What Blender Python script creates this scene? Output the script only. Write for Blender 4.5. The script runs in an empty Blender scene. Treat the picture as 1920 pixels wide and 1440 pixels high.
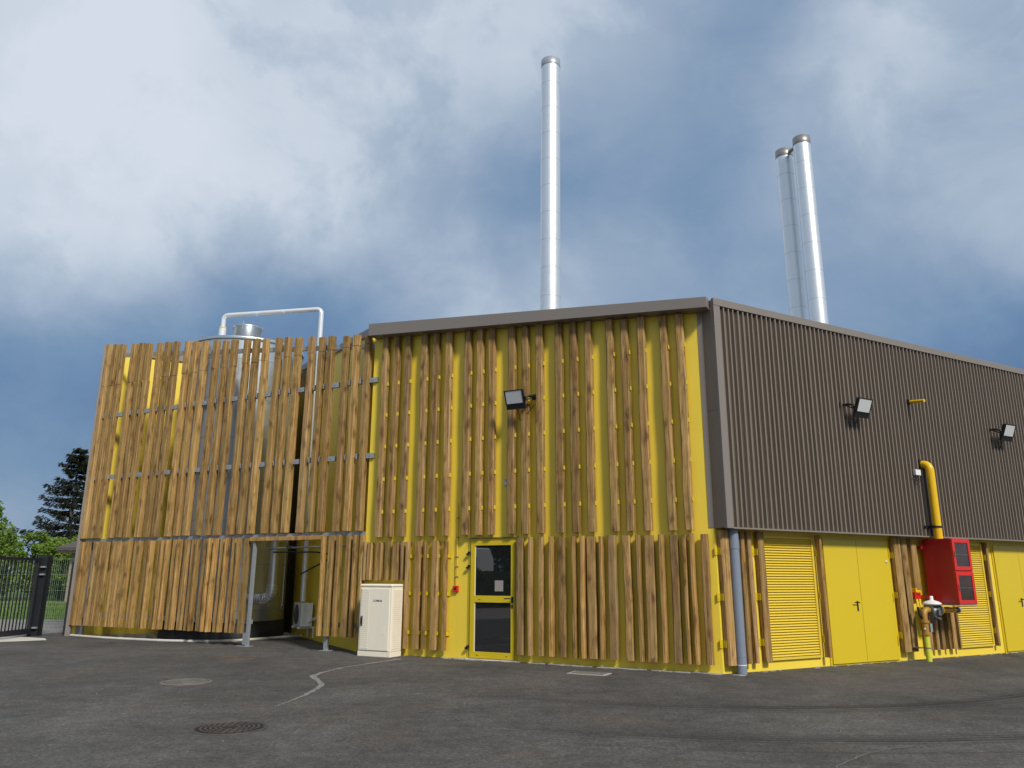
import bpy, bmesh, math, random
from mathutils import Vector, Matrix, noise
random.seed(7)
S = bpy.context.scene
COL = S.collection
rad = math.radians

# ------------------------------------------------------------------ camera
PITCH, ROLL, FPX, CAMH = rad(14.07), rad(0.22), 1443.2, 1.6
fw = Vector((0, math.cos(PITCH), math.sin(PITCH)))
r0 = Vector((1, 0, 0)); u0 = r0.cross(fw)
rr = r0 * math.cos(ROLL) + u0 * math.sin(ROLL)
uu = -r0 * math.sin(ROLL) + u0 * math.cos(ROLL)
cd = bpy.data.cameras.new('camera'); cam = bpy.data.objects.new('camera', cd); COL.objects.link(cam)
cam.matrix_world = Matrix(((rr.x, uu.x, -fw.x, 0), (rr.y, uu.y, -fw.y, 0), (rr.z, uu.z, -fw.z, CAMH), (0, 0, 0, 1)))
cd.sensor_width = 36; cd.lens = 36 * FPX / 1920; cd.clip_end = 3000; cd.clip_start = 0.05
S.camera = cam
S.render.resolution_x = 1024; S.render.resolution_y = 768
S.render.engine = 'CYCLES'
S.view_settings.view_transform = 'Standard'; S.view_settings.look = 'None'
S.view_settings.exposure = 0.0; S.view_settings.gamma = 1.0

# ------------------------------------------------------------------ sun
SUN_AZ, SUN_EL = rad(150), rad(41)
sd = Vector((math.sin(SUN_AZ) * math.cos(SUN_EL), math.cos(SUN_AZ) * math.cos(SUN_EL), math.sin(SUN_EL)))
sl = bpy.data.lights.new('sun', 'SUN'); sun = bpy.data.objects.new('sun', sl); COL.objects.link(sun)
sl.energy = 3.6; sl.angle = rad(9.0); sl.color = (1.0, 0.95, 0.86)
sun.rotation_euler = sd.to_track_quat('Z', 'Y').to_euler(); sun.location = (0, -20, 40)

# ------------------------------------------------------------------ world: sky texture behind storm clouds
W = bpy.data.worlds.new('World'); S.world = W; W.use_nodes = True
nt = W.node_tree; nt.nodes.clear()
def N(t, typ, **kw):
    n = t.nodes.new(typ)
    for k, v in kw.items(): setattr(n, k, v)
    return n
def mathn(t, op, a, b=None, c=None, clamp=False):
    n = t.nodes.new('ShaderNodeMath'); n.operation = op; n.use_clamp = clamp
    for i, x in enumerate((a, b, c)):
        if x is None: continue
        if isinstance(x, (int, float)): n.inputs[i].default_value = x
        else: t.links.new(x, n.inputs[i])
    return n.outputs[0]
def vmath(t, op, a, b=None, s=None):
    n = t.nodes.new('ShaderNodeVectorMath'); n.operation = op
    for i, x in enumerate((a, b)):
        if x is None: continue
        if isinstance(x, (tuple, list, Vector)): n.inputs[i].default_value = tuple(x)
        else: t.links.new(x, n.inputs[i])
    if s is not None: n.inputs['Scale'].default_value = s
    return n
def ramp(t, fac, stops):
    n = t.nodes.new('ShaderNodeValToRGB'); t.links.new(fac, n.inputs[0])
    el = n.color_ramp.elements
    while len(el) > 2: el.remove(el[-1])
    el[0].position, el[0].color = stops[0][0], (*stops[0][1], 1)
    el[1].position, el[1].color = stops[1][0], (*stops[1][1], 1)
    for p, c in stops[2:]:
        e = el.new(p); e.color = (*c, 1)
    return n.outputs[0]
def mixc(t, fac, a, b, mode='MIX'):
    n = t.nodes.new('ShaderNodeMix'); n.data_type = 'RGBA'; n.blend_type = mode
    for k, x in ((0, fac), (6, a), (7, b)):
        if isinstance(x, (int, float)): n.inputs[k].default_value = x
        elif isinstance(x, tuple): n.inputs[k].default_value = (*x, 1) if len(x) == 3 else x
        else: t.links.new(x, n.inputs[k])
    return n.outputs[2]
def noisen(t, vec, scale, detail=4, rough=0.55, dist=0.0):
    n = t.nodes.new('ShaderNodeTexNoise'); n.inputs['Scale'].default_value = scale
    n.inputs['Detail'].default_value = detail; n.inputs['Roughness'].default_value = rough
    n.inputs['Distortion'].default_value = dist
    if vec is not None: t.links.new(vec, n.inputs['Vector'])
    return n
def lin(r, g, b):
    f = lambda v: ((v / 255 + 0.055) / 1.055) ** 2.4 if v / 255 > 0.04045 else v / 255 / 12.92
    return (f(r), f(g), f(b))

tc = N(nt, 'ShaderNodeTexCoord')
dirv = vmath(nt, 'NORMALIZE', tc.outputs['Generated']).outputs[0]
w1 = noisen(nt, dirv, 4.5, 5, 0.55)
warp = vmath(nt, 'SCALE', vmath(nt, 'SUBTRACT', w1.outputs['Color'], (0.5, 0.5, 0.5)).outputs[0], s=0.06).outputs[0]
w2 = noisen(nt, dirv, 13, 5, 0.6)
warp2 = vmath(nt, 'SCALE', vmath(nt, 'SUBTRACT', w2.outputs['Color'], (0.5, 0.5, 0.5)).outputs[0], s=0.06).outputs[0]
dw = vmath(nt, 'ADD', vmath(nt, 'ADD', dirv, warp).outputs[0], warp2).outputs[0]
dw = vmath(nt, 'NORMALIZE', dw).outputs[0]
CLOUDS = [(-0.517,0.664,0.541,0.85),(-0.450,0.692,0.564,0.92),(-0.374,0.719,0.586,0.95),(-0.333,0.730,0.596,0.62),(-0.290,0.741,0.605,0.50),(-0.222,0.755,0.617,0.60),(-0.162,0.764,0.625,0.65),(-0.101,0.770,0.630,0.75),(-0.002,0.774,0.633,0.62),(0.073,0.772,0.632,0.60),(0.147,0.765,0.627,0.45),(0.242,0.750,0.615,0.30),(0.287,0.741,0.608,0.20),(0.350,0.724,0.594,0.50),(0.410,0.705,0.579,0.65),(0.464,0.684,0.562,0.55),(0.506,0.666,0.548,0.50),(-0.528,0.694,0.489,0.88),(-0.460,0.726,0.511,0.93),(-0.383,0.755,0.532,0.95),(-0.320,0.774,0.546,0.75),(-0.275,0.786,0.555,0.58),(-0.228,0.795,0.562,0.92),(-0.167,0.805,0.569,0.62),(-0.104,0.812,0.574,0.50),(-0.040,0.816,0.577,0.60),(0.024,0.816,0.577,0.58),(0.089,0.813,0.576,0.45),(0.152,0.807,0.571,0.45),(0.213,0.797,0.565,0.30),(0.284,0.782,0.555,0.28),(0.350,0.764,0.542,0.50),(0.396,0.749,0.532,0.64),(0.453,0.727,0.516,0.38),(0.518,0.697,0.496,0.40),(-0.538,0.723,0.433,0.85),(-0.451,0.766,0.459,0.92),(-0.349,0.804,0.482,0.90),(-0.281,0.823,0.494,0.60),(-0.233,0.834,0.500,0.74),(-0.171,0.845,0.507,0.55),(-0.074,0.855,0.514,0.45),(-0.001,0.857,0.515,0.30),(0.078,0.854,0.514,0.25),(0.156,0.846,0.510,0.35),(0.243,0.831,0.501,0.18),(0.302,0.816,0.492,0.35),(0.368,0.796,0.480,0.50),(0.439,0.769,0.464,0.40),(0.528,0.727,0.439,0.40),(-0.544,0.746,0.383,0.87),(-0.457,0.791,0.407,0.93),(-0.354,0.831,0.428,0.93),(-0.279,0.854,0.440,0.90),(-0.237,0.864,0.445,0.75),(-0.174,0.875,0.452,0.45),(-0.108,0.883,0.456,0.28),(-0.028,0.888,0.459,0.10),(0.066,0.886,0.458,0.06),(0.159,0.877,0.454,0.22),(0.235,0.863,0.447,0.17),(0.307,0.845,0.438,0.28),(0.374,0.823,0.427,0.30),(0.446,0.794,0.412,0.40),(0.535,0.750,0.390,0.47),(-0.549,0.764,0.339,0.82),(-0.498,0.792,0.352,0.82),(-0.442,0.820,0.365,0.75),(-0.385,0.843,0.375,0.46),(-0.329,0.862,0.384,0.42),(-0.258,0.882,0.393,0.66),(-0.175,0.899,0.401,0.43),(-0.109,0.908,0.405,0.50),(-0.042,0.912,0.408,0.48),(0.013,0.913,0.408,0.26),(0.094,0.909,0.407,0.48),(0.161,0.901,0.403,0.33),(0.257,0.882,0.395,0.23),(0.316,0.865,0.388,0.30),(0.450,0.814,0.366,0.40),(0.518,0.780,0.351,0.50),(0.547,0.763,0.343,0.55),(-0.551,0.779,0.299,0.50),(-0.487,0.815,0.314,0.38),(-0.414,0.849,0.327,0.24),(-0.331,0.880,0.340,0.13),(-0.241,0.905,0.350,0.10),(-0.143,0.923,0.357,0.28),(-0.076,0.930,0.360,0.50),(-0.000,0.932,0.361,0.57),(0.095,0.928,0.360,0.50),(0.162,0.920,0.357,0.38),(0.259,0.900,0.350,0.33),(0.381,0.862,0.335,0.30),(0.453,0.831,0.324,0.30),(0.522,0.795,0.310,0.15),(-0.553,0.793,0.256,0.28),(-0.489,0.830,0.268,0.20),(-0.415,0.865,0.280,0.08),(-0.333,0.897,0.291,0.05),(-0.242,0.923,0.300,0.08),(-0.137,0.942,0.306,0.30),(-0.042,0.950,0.309,0.50),(0.430,0.858,0.281,0.25),(0.502,0.822,0.270,0.06),(0.549,0.794,0.261,0.00),(-0.554,0.808,0.200,0.08),(-0.503,0.839,0.208,0.04),(-0.553,0.820,0.150,0.10),(-0.507,0.848,0.155,0.08),(-0.551,0.827,0.110,0.30),(-0.509,0.853,0.114,0.25),(-0.532,0.844,0.072,0.30)]
num = den = None
for (x, y, z, v) in CLOUDS:
    d = vmath(nt, 'DOT_PRODUCT', dw, (x, y, z)).outputs['Value']
    e = mathn(nt, 'EXPONENT', mathn(nt, 'MULTIPLY_ADD', d, 480.0, -480.0))
    num = mathn(nt, 'MULTIPLY_ADD', e, v, num if num is not None else 1e-7 * 0.42)
    den = mathn(nt, 'ADD', e, den if den is not None else 1e-7)
b = mathn(nt, 'DIVIDE', num, den)
w3 = noisen(nt, vmath(nt, 'MULTIPLY', dirv, (1, 1, 1.7)).outputs[0], 6.5, 6, 0.6, 0.4)
b = mathn(nt, 'ADD', b, mathn(nt, 'MULTIPLY', mathn(nt, 'SUBTRACT', w3.outputs['Fac'], 0.5), 0.24))
w4 = noisen(nt, vmath(nt, 'ADD', dirv, (3.1, 0.7, 1.9)).outputs[0], 6.0, 9, 0.60, 0.25)
edge = ramp(nt, w4.outputs['Fac'], [(0.44, (0, 0, 0)), (0.56, (1, 1, 1))])
lit = ramp(nt, b, [(0.25, (0, 0, 0)), (0.6, (1, 1, 1))])
b = mathn(nt, 'ADD', b, mathn(nt, 'MULTIPLY', mathn(nt, 'MULTIPLY', mathn(nt, 'SUBTRACT', edge, 0.5), lit), 0.16))
cloud = ramp(nt, b, [(0.0, lin(82, 114, 155)), (0.17, lin(112, 142, 177)), (0.36, lin(150, 170, 194)), (0.56, lin(180, 195, 213)), (0.75, lin(206, 216, 229)), (0.95, lin(219, 226, 238))])
sky = N(nt, 'ShaderNodeTexSky'); sky.sky_type = 'NISHITA'; sky.sun_disc = False
sky.sun_elevation = SUN_EL; sky.sun_rotation = SUN_AZ; sky.air_density = 1.2; sky.dust_density = 2.0
STR = 0.1
cs = vmath(nt, 'SCALE', cloud, s=1.0 / STR).outputs[0]
skc = mixc(nt, 0.92, sky.outputs[0], cs)
bg = N(nt, 'ShaderNodeBackground'); bg.inputs['Strength'].default_value = STR
nt.links.new(skc, bg.inputs['Color'])
wo = N(nt, 'ShaderNodeOutputWorld'); nt.links.new(bg.outputs[0], wo.inputs[0])

# ------------------------------------------------------------------ materials
def newmat(name):
    m = bpy.data.materials.new(name); m.use_nodes = True
    t = m.node_tree; p = t.nodes['Principled BSDF']
    return m, t, p
def bump(t, p, h, strength=0.3, dist=0.01):
    n = t.nodes.new('ShaderNodeBump'); n.inputs['Strength'].default_value = strength; n.inputs['Distance'].default_value = dist
    t.links.new(h, n.inputs['Height']); t.links.new(n.outputs[0], p.inputs['Normal'])
def paint(name, col, rough=0.5, metal=0.0, var=0.1, scale=1.5, bmp=0.0, dirt=0.0, spec=0.5):
    m, t, p = newmat(name)
    c = t.nodes.new('ShaderNodeTexCoord').outputs['Object']
    n = noisen(t, c, scale, 6, 0.6)
    k = mathn(t, 'MULTIPLY_ADD', mathn(t, 'SUBTRACT', n.outputs['Fac'], 0.5), var * 2, 1.0)
    cc = vmath(t, 'MULTIPLY', tuple(col))
    t.links.new(k, cc.inputs[1])
    out = cc.outputs[0]
    if dirt:
        n2 = noisen(t, vmath(t, 'MULTIPLY', c, (2.2, 2.2, 0.25)).outputs[0], 3.0, 6, 0.65)
        f = ramp(t, n2.outputs['Fac'], [(0.48, (0, 0, 0)), (0.75, (1, 1, 1))])
        out = mixc(t, mathn(t, 'MULTIPLY', f, dirt), out, (0.16, 0.13, 0.09))
    t.links.new(out, p.inputs['Base Color'])
    rn = noisen(t, c, scale * 6, 4)
    t.links.new(mathn(t, 'MULTIPLY_ADD', rn.outputs['Fac'], 0.15, rough - 0.07), p.inputs['Roughness'])
    p.inputs['Metallic'].default_value = metal
    p.inputs['Specular IOR Level'].default_value = spec
    if bmp: bump(t, p, rn.outputs['Fac'], bmp, 0.01)
    return m

def wood_mat(name, tint=(1, 1, 1)):
    m, t, p = newmat(name)
    c = t.nodes.new('ShaderNodeTexCoord').outputs['Object']
    oi = t.nodes.new('ShaderNodeObjectInfo').outputs['Random']
    off = t.nodes.new('ShaderNodeCombineXYZ')
    t.links.new(mathn(t, 'MULTIPLY', oi, 37.0), off.inputs[0]); t.links.new(mathn(t, 'MULTIPLY', oi, 91.0), off.inputs[1]); t.links.new(mathn(t, 'MULTIPLY', oi, 53.0), off.inputs[2])
    c = vmath(t, 'ADD', c, off.outputs[0]).outputs[0]
    # knots
    kc = vmath(t, 'MULTIPLY', c, (5.5, 5.5, 2.3)).outputs[0]
    kn = noisen(t, kc, 1.5, 2)
    kc2 = vmath(t, 'ADD', kc, vmath(t, 'SCALE', kn.outputs['Color'], s=0.7).outputs[0]).outputs[0]
    vo = t.nodes.new('ShaderNodeTexVoronoi'); t.links.new(kc2, vo.inputs['Vector']); vo.inputs['Scale'].default_value = 1.0
    sel = ramp(t, vo.outputs['Color'], [(0.30, (0, 0, 0)), (0.50, (1, 1, 1))])
    knot = mathn(t, 'MULTIPLY', ramp(t, vo.outputs['Distance'], [(0.09, (1, 1, 1)), (0.26, (0, 0, 0))]), sel)
    ring = mathn(t, 'MULTIPLY', ramp(t, vo.outputs['Distance'], [(0.20, (1, 1, 1)), (0.5, (0, 0, 0))]), sel)
    # grain, pushed around the knots
    gv = vmath(t, 'MULTIPLY', c, (26, 26, 0.9)).outputs[0]
    rb = vmath(t, 'SCALE', vo.outputs['Color'], s=0.0).outputs[0]
    gn = noisen(t, gv, 1.0, 6, 0.62, 1.2)
    fine = noisen(t, vmath(t, 'MULTIPLY', c, (120, 120, 5)).outputs[0], 1.0, 3, 0.6)
    big = noisen(t, vmath(t, 'MULTIPLY', c, (3.0, 3.0, 0.8)).outputs[0], 1.0, 4, 0.6)
    g = mathn(t, 'ADD', mathn(t, 'MULTIPLY', gn.outputs['Fac'], 0.7), mathn(t, 'MULTIPLY', ring, -0.07))
    base = ramp(t, g, [(0.20, (0.10, 0.055, 0.016)), (0.31, (0.215, 0.122, 0.036)), (0.40, (0.315, 0.19, 0.066)), (0.52, (0.47, 0.31, 0.13))])
    green = mixc(t, mathn(t, 'MULTIPLY', ramp(t, big.outputs['Fac'], [(0.38, (0, 0, 0)), (0.68, (1, 1, 1))]), 0.5), base, (0.235, 0.175, 0.06))
    grey = mixc(t, mathn(t, 'MULTIPLY', ramp(t, oi, [(0.70, (0, 0, 0)), (1.0, (1, 1, 1))]), 0.28), green, (0.27, 0.20, 0.12))
    kk = mixc(t, mathn(t, 'MULTIPLY', knot, 0.72), grey, (0.085, 0.042, 0.018))
    # brightness differs from plank to plank
    v = mathn(t, 'MULTIPLY_ADD', mathn(t, 'FRACT', mathn(t, 'MULTIPLY', oi, 17.3)), 0.56, 0.70)
    v = mathn(t, 'MULTIPLY', v, mathn(t, 'MULTIPLY_ADD', fine.outputs['Fac'], 0.35, 0.83))
    # grey-green weather blotches and small drying cracks
    bl = noisen(t, vmath(t, 'MULTIPLY', c, (9, 9, 2.2)).outputs[0], 1.0, 6, 0.7)
    v = mathn(t, 'MULTIPLY', v, ramp(t, bl.outputs['Fac'], [(0.30, (0.5, 0.5, 0.5)), (0.48, (1, 1, 1))]))
    vt = t.nodes.new('ShaderNodeCombineXYZ')
    for i in range(3): t.links.new(mathn(t, 'MULTIPLY', v, tint[i]), vt.inputs[i])
    o = vmath(t, 'MULTIPLY', kk, vt.outputs[0]).outputs[0]
    t.links.new(o, p.inputs['Base Color'])
    p.inputs['Roughness'].default_value = 0.78; p.inputs['Specular IOR Level'].default_value = 0.25
    h = mathn(t, 'ADD', mathn(t, 'MULTIPLY', gn.outputs['Fac'], 0.6), mathn(t, 'MULTIPLY', fine.outputs['Fac'], 0.4))
    h = mathn(t, 'ADD', h, mathn(t, 'MULTIPLY', knot, 0.35))
    bump(t, p, h, 0.55, 0.012)
    return m

M = {}
M['yellow'] = paint('yellow_wall_paint', (0.83, 0.61, 0.055), 0.45, dirt=0.07, var=0.05, scale=0.8, bmp=0.04)
M['yellow_door'] = paint('yellow_door_paint', (0.62, 0.455, 0.016), 0.35, var=0.03, scale=0.6, bmp=0.02)
M['yellow_soft'] = paint('yellow_louvre_paint', (0.70, 0.51, 0.05), 0.42, var=0.04)
M['brown'] = paint('brown_coated_sheet', (0.205, 0.165, 0.130), 0.42, dirt=0.12, metal=0.1, var=0.08, scale=2.0)
M['brown_light'] = paint('brown_trim_sheet', (0.22, 0.188, 0.165), 0.42, metal=0.1, var=0.05)
M['galv'] = paint('galvanised_steel', (0.38, 0.40, 0.43), 0.45, metal=0.45, var=0.25, scale=14)
M['steel'] = paint('polished_insulation_cladding', (0.80, 0.82, 0.84), 0.40, metal=0.8, var=0.05, scale=1.2)
M['seam'] = paint('steel_seam', (0.50, 0.52, 0.55), 0.4, metal=0.6, var=0.05)
M['tank'] = paint('tank_steel_cladding', (0.60, 0.63, 0.65), 0.34, metal=0.92, var=0.06, scale=0.8)
M['black_rubber'] = paint('black_rubber', (0.012, 0.012, 0.013), 0.6, var=0.1)
M['black'] = paint('black_powder_coat', (0.013, 0.014, 0.016), 0.38, var=0.1)
M['anthracite'] = paint('anthracite_gate_paint', (0.018, 0.02, 0.024), 0.4, var=0.15, scale=4)
M['cream'] = paint('cream_polyester', (0.86, 0.79, 0.64), 0.5, var=0.03, scale=2, dirt=0.06)
M['cream_side'] = M['cream']
M['white'] = paint('white_plastic', (0.74, 0.74, 0.73), 0.35, var=0.04)
M['whitepipe'] = paint('white_coated_pipe', (0.78, 0.80, 0.82), 0.25, metal=0.35, var=0.04)
M['red'] = paint('red_enamel', (0.40, 0.012, 0.018), 0.32, var=0.06, scale=2)
M['redbright'] = paint('bright_red_enamel', (0.62, 0.02, 0.012), 0.3, var=0.04)
M['gaspipe'] = paint('gas_pipe_yellow', (0.78, 0.46, 0.004), 0.25, var=0.04)
M['orange'] = paint('ochre_pipe_paint', (0.80, 0.38, 0.02), 0.35, var=0.1, scale=12)
M['lime'] = paint('lime_yellow_sleeve', (0.60, 0.60, 0.05), 0.4, var=0.05)
M['cast'] = paint('grey_cast_metal', (0.20, 0.205, 0.21), 0.45, metal=0.6, var=0.4, scale=25, bmp=0.3)
M['rust'] = paint('rusty_brass_valve', (0.40, 0.22, 0.04), 0.5, metal=0.2, var=0.4, scale=20, bmp=0.3)
M['pvc'] = paint('blue_grey_pvc', (0.20, 0.23, 0.29), 0.4, var=0.06, scale=3)
M['capgrey'] = paint('weathered_cap_metal', (0.30, 0.29, 0.28), 0.45, metal=0.6, var=0.35, scale=6)
M['wood'] = wood_mat('treated_pine_plank', (1.30, 1.28, 1.42))
M['wood_edge'] = wood_mat('treated_pine_warm', (1.38, 1.30, 1.30))
M['wood_screen'] = wood_mat('treated_pine_screen', (1.38, 1.36, 1.46))
M['wood_screen_edge'] = wood_mat('treated_pine_screen_warm', (1.46, 1.39, 1.38))
M['wood_end'] = paint('sawn_wood_end', (0.30, 0.17, 0.06), 0.85, var=0.4, scale=20)
M['concrete'] = paint('concrete', (0.36, 0.34, 0.31), 0.85, var=0.25, scale=5, bmp=0.3)
M['iron_gap'] = paint('iron_gap_darkened', (0.014, 0.012, 0.011), 0.9, var=0.3)  # recesses darkened in the colour to strengthen the faint tread relief
M['iron'] = paint('cast_iron', (0.085, 0.07, 0.065), 0.55, metal=0.3, var=0.5, scale=12, bmp=0.3)
M['dusty_iron'] = paint('dusty_cast_iron', (0.15, 0.135, 0.115), 0.8, var=0.6, scale=10, bmp=0.3)
M['red_dust'] = paint('reddish_dusty_iron', (0.11, 0.078, 0.062), 0.85, var=0.5, scale=8, bmp=0.3)
M['lens'] = paint('floodlight_glass', (0.62, 0.63, 0.64), 0.12, var=0.02)
M['render'] = paint('beige_house_render', (0.34, 0.28, 0.22), 0.85, var=0.12, scale=3)
M['rooftile'] = paint('old_roof_tile', (0.075, 0.062, 0.055), 0.8, var=0.4, scale=9, bmp=0.3)
M['timber_dark'] = paint('dark_eave_timber', (0.05, 0.04, 0.035), 0.7, var=0.3)
M['greenwire'] = paint('green_fence_wire', (0.25, 0.36, 0.24), 0.5, var=0.1)
M['paper'] = paint('paper_notice', (0.30, 0.26, 0.24), 0.8, var=0.1)
M['bark'] = paint('bark', (0.10, 0.085, 0.07), 0.9, var=0.4, scale=6, bmp=0.5)
M['roofsheet'] = paint('roof_membrane', (0.20, 0.20, 0.20), 0.8, var=0.15)
def glass_mat():
    m, t, p = newmat('dark_door_glass')
    p.inputs['Base Color'].default_value = (0.012, 0.013, 0.014, 1); p.inputs['Roughness'].default_value = 0.015
    p.inputs['Specular IOR Level'].default_value = 1.0; p.inputs['IOR'].default_value = 1.65
    return m
M['glass'] = glass_mat()
def smoked():
    m, t, p = newmat('wired_smoked_glass')
    c = t.nodes.new('ShaderNodeTexCoord').outputs['Object']
    br = noisen(t, c, 3, 3)
    t.links.new(ramp(t, br.outputs['Fac'], [(0.3, (0.035, 0.022, 0.022)), (0.7, (0.07, 0.045, 0.042))]), p.inputs['Base Color'])
    p.inputs['Roughness'].default_value = 0.12
    return m
M['smoked'] = smoked()
def leafmat(name, a, b, c_, sc):
    m, t, p = newmat(name)
    c = t.nodes.new('ShaderNodeTexCoord').outputs['Object']
    n = noisen(t, c, sc, 4, 0.7); n2 = noisen(t, c, sc * 9, 2, 0.7)
    f = mathn(t, 'ADD', mathn(t, 'MULTIPLY', n.outputs['Fac'], 0.55), mathn(t, 'MULTIPLY', n2.outputs['Fac'], 0.45))
    t.links.new(ramp(t, f, [(0.32, a), (0.5, b), (0.68, c_)]), p.inputs['Base Color'])
    p.inputs['Roughness'].default_value = 0.6
    p.inputs['Specular IOR Level'].default_value = 0.12
    tr = t.nodes.new('ShaderNodeBsdfTranslucent'); mx = t.nodes.new('ShaderNodeMixShader'); mx.inputs[0].default_value = 0.3
    t.links.new(p.inputs['Base Color'].links[0].from_socket, tr.inputs[0])
    o = t.nodes['Material Output']; t.links.new(p.outputs[0], mx.inputs[1]); t.links.new(tr.outputs[0], mx.inputs[2]); t.links.new(mx.outputs[0], o.inputs[0])
    return m
M['leaf'] = leafmat('bright_leaf', (0.05, 0.10, 0.018), (0.14, 0.23, 0.035), (0.30, 0.39, 0.09), 0.7)
M['leaf2'] = leafmat('hedge_leaf', (0.05, 0.10, 0.018), (0.15, 0.24, 0.035), (0.31, 0.41, 0.10), 0.9)
M['needle'] = leafmat('spruce_needle', (0.012, 0.017, 0.010), (0.026, 0.032, 0.017), (0.055, 0.052, 0.03), 0.8)
M['darkleaf'] = leafmat('dark_leaf', (0.012, 0.03, 0.008), (0.03, 0.06, 0.014), (0.05, 0.10, 0.02), 0.5)

def circ3(a, b_, c):
    ax, ay = a; bx, by = b_; cx, cy = c
    d = 2 * (ax * (by - cy) + bx * (cy - ay) + cx * (ay - by))
    ux = ((ax * ax + ay * ay) * (by - cy) + (bx * bx + by * by) * (cy - ay) + (cx * cx + cy * cy) * (ay - by)) / d
    uy = ((ax * ax + ay * ay) * (cx - bx) + (bx * bx + by * by) * (ax - cx) + (cx * cx + cy * cy) * (bx - ax)) / d
    return ux, uy, math.hypot(ax - ux, ay - uy)
def asphalt():
    m, t, p = newmat('asphalt')
    c = t.nodes.new('ShaderNodeTexCoord').outputs['Object']
    flat = vmath(t, 'MULTIPLY', c, (1, 1, 0)).outputs[0]
    big = noisen(t, c, 0.35, 5, 0.6, 0.6); mid = noisen(t, c, 1.7, 8, 0.72, 0.3)
    fine = noisen(t, c, 70, 3, 0.75); fine2 = noisen(t, c, 190, 2, 0.7)
    v = mathn(t, 'ADD', mathn(t, 'MULTIPLY', big.outputs['Fac'], 0.6), mathn(t, 'MULTIPLY', mid.outputs['Fac'], 0.4))
    k = ramp(t, v, [(0.36, (0.050, 0.048, 0.046)), (0.5, (0.077, 0.072, 0.067)), (0.64, (0.112, 0.106, 0.099))])
    # drawn-out lighter sweeps of dust
    sw = noisen(t, vmath(t, 'MULTIPLY', c, (0.35, 1.6, 1)).outputs[0], 1.0, 5, 0.65, 1.0)
    k = mixc(t, mathn(t, 'MULTIPLY', ramp(t, sw.outputs['Fac'], [(0.5, (0, 0, 0)), (0.72, (1, 1, 1))]), 0.22), k, (0.125, 0.118, 0.11))
    # reddish earth tint in places
    ea = noisen(t, c, 0.6, 4, 0.6, 0.5)
    k = mixc(t, mathn(t, 'MULTIPLY', ramp(t, ea.outputs['Fac'], [(0.50, (0, 0, 0)), (0.70, (1, 1, 1))]), 0.6), k, (0.11, 0.088, 0.072))
    m2 = noisen(t, c, 24, 8, 0.9)
    k = mixc(t, 1.0, k, ramp(t, m2.outputs['Fac'], [(0.34, (0.30, 0.30, 0.30)), (0.5, (0.95, 0.95, 0.95)), (0.68, (2.1, 2.1, 2.1))]), 'MULTIPLY')
    m3 = noisen(t, c, 5.5, 6, 0.7, 0.4)
    k = mixc(t, 1.0, k, ramp(t, m3.outputs['Fac'], [(0.36, (0.82, 0.82, 0.82)), (0.5, (1.0, 1.0, 1.0)), (0.66, (1.22, 1.22, 1.21))]), 'MULTIPLY')
    # aggregate
    g = mathn(t, 'MULTIPLY_ADD', fine.outputs['Fac'], 1.5, 0.25)
    k = mixc(t, 1.0, k, g, 'MULTIPLY')
    vo = t.nodes.new('ShaderNodeTexVoronoi'); t.links.new(c, vo.inputs['Vector']); vo.inputs['Scale'].default_value = 42
    st = mathn(t, 'MULTIPLY', ramp(t, vo.outputs['Distance'], [(0.10, (1, 1, 1)), (0.2, (0, 0, 0))]), ramp(t, vo.outputs['Color'], [(0.55, (0, 0, 0)), (0.8, (1, 1, 1))]))
    k = mixc(t, mathn(t, 'MULTIPLY', st, 0.6), k, (0.24, 0.23, 0.21))
    # tyre marks: arcs rubbed onto the surface
    wob = noisen(t, c, 0.8, 3)
    wav = mathn(t, 'MULTIPLY', mathn(t, 'SUBTRACT', wob.outputs['Fac'], 0.5), 0.12)
    brk = noisen(t, vmath(t, 'MULTIPLY', c, (0.5, 3.0, 1)).outputs[0], 1.0, 5, 0.6)
    tot = None
    A1 = circ3((0.02, 11.15), (3.66, 10.45), (7.23, 11.58)); A2 = circ3((0.01, 9.06), (2.67, 8.46), (5.3, 8.59))
    for (cx, cy, R), offs in ((A1, ((0, .05, 1.1), (-.13, .045, .9), (.15, .03, .7), (.28, .03, .5), (-.25, .03, .4))), (A2, ((0, .035, 1.1), (-.1, .04, 1.0), (-.2, .03, .8), (.12, .03, .6), (.55, .03, .5), (-.3, .035, .5), (1.0, .03, .3)))):
        dd = vmath(t, 'LENGTH', vmath(t, 'SUBTRACT', flat, (cx, cy, 0)).outputs[0]).outputs['Value']
        dd = mathn(t, 'ADD', dd, wav)
        for o, w, s in offs:
            q = mathn(t, 'DIVIDE', mathn(t, 'SUBTRACT', dd, R + o), w)
            e = mathn(t, 'MULTIPLY', mathn(t, 'EXPONENT', mathn(t, 'MULTIPLY', mathn(t, 'MULTIPLY', q, q), -1.0)), s)
            tot = e if tot is None else mathn(t, 'ADD', tot, e)
    sx = t.nodes.new('ShaderNodeSeparateXYZ'); t.links.new(c, sx.inputs[0])
    side = ramp(t, mathn(t, 'MULTIPLY_ADD', sx.outputs[0], 0.2, 0.35), [(0.0, (0, 0, 0)), (0.9, (1, 1, 1))])
    tot = mathn(t, 'MULTIPLY', mathn(t, 'MULTIPLY', tot, side), ramp(t, brk.outputs['Fac'], [(0.30, (0.45, 0.45, 0.45)), (0.55, (1, 1, 1))]), clamp=True)
    k = mixc(t, mathn(t, 'MULTIPLY', tot, 0.9), k, (0.020, 0.019, 0.019))
    t.links.new(k, p.inputs['Base Color'])
    p.inputs['Roughness'].default_value = 0.82; p.inputs['Specular IOR Level'].default_value = 0.3
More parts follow.
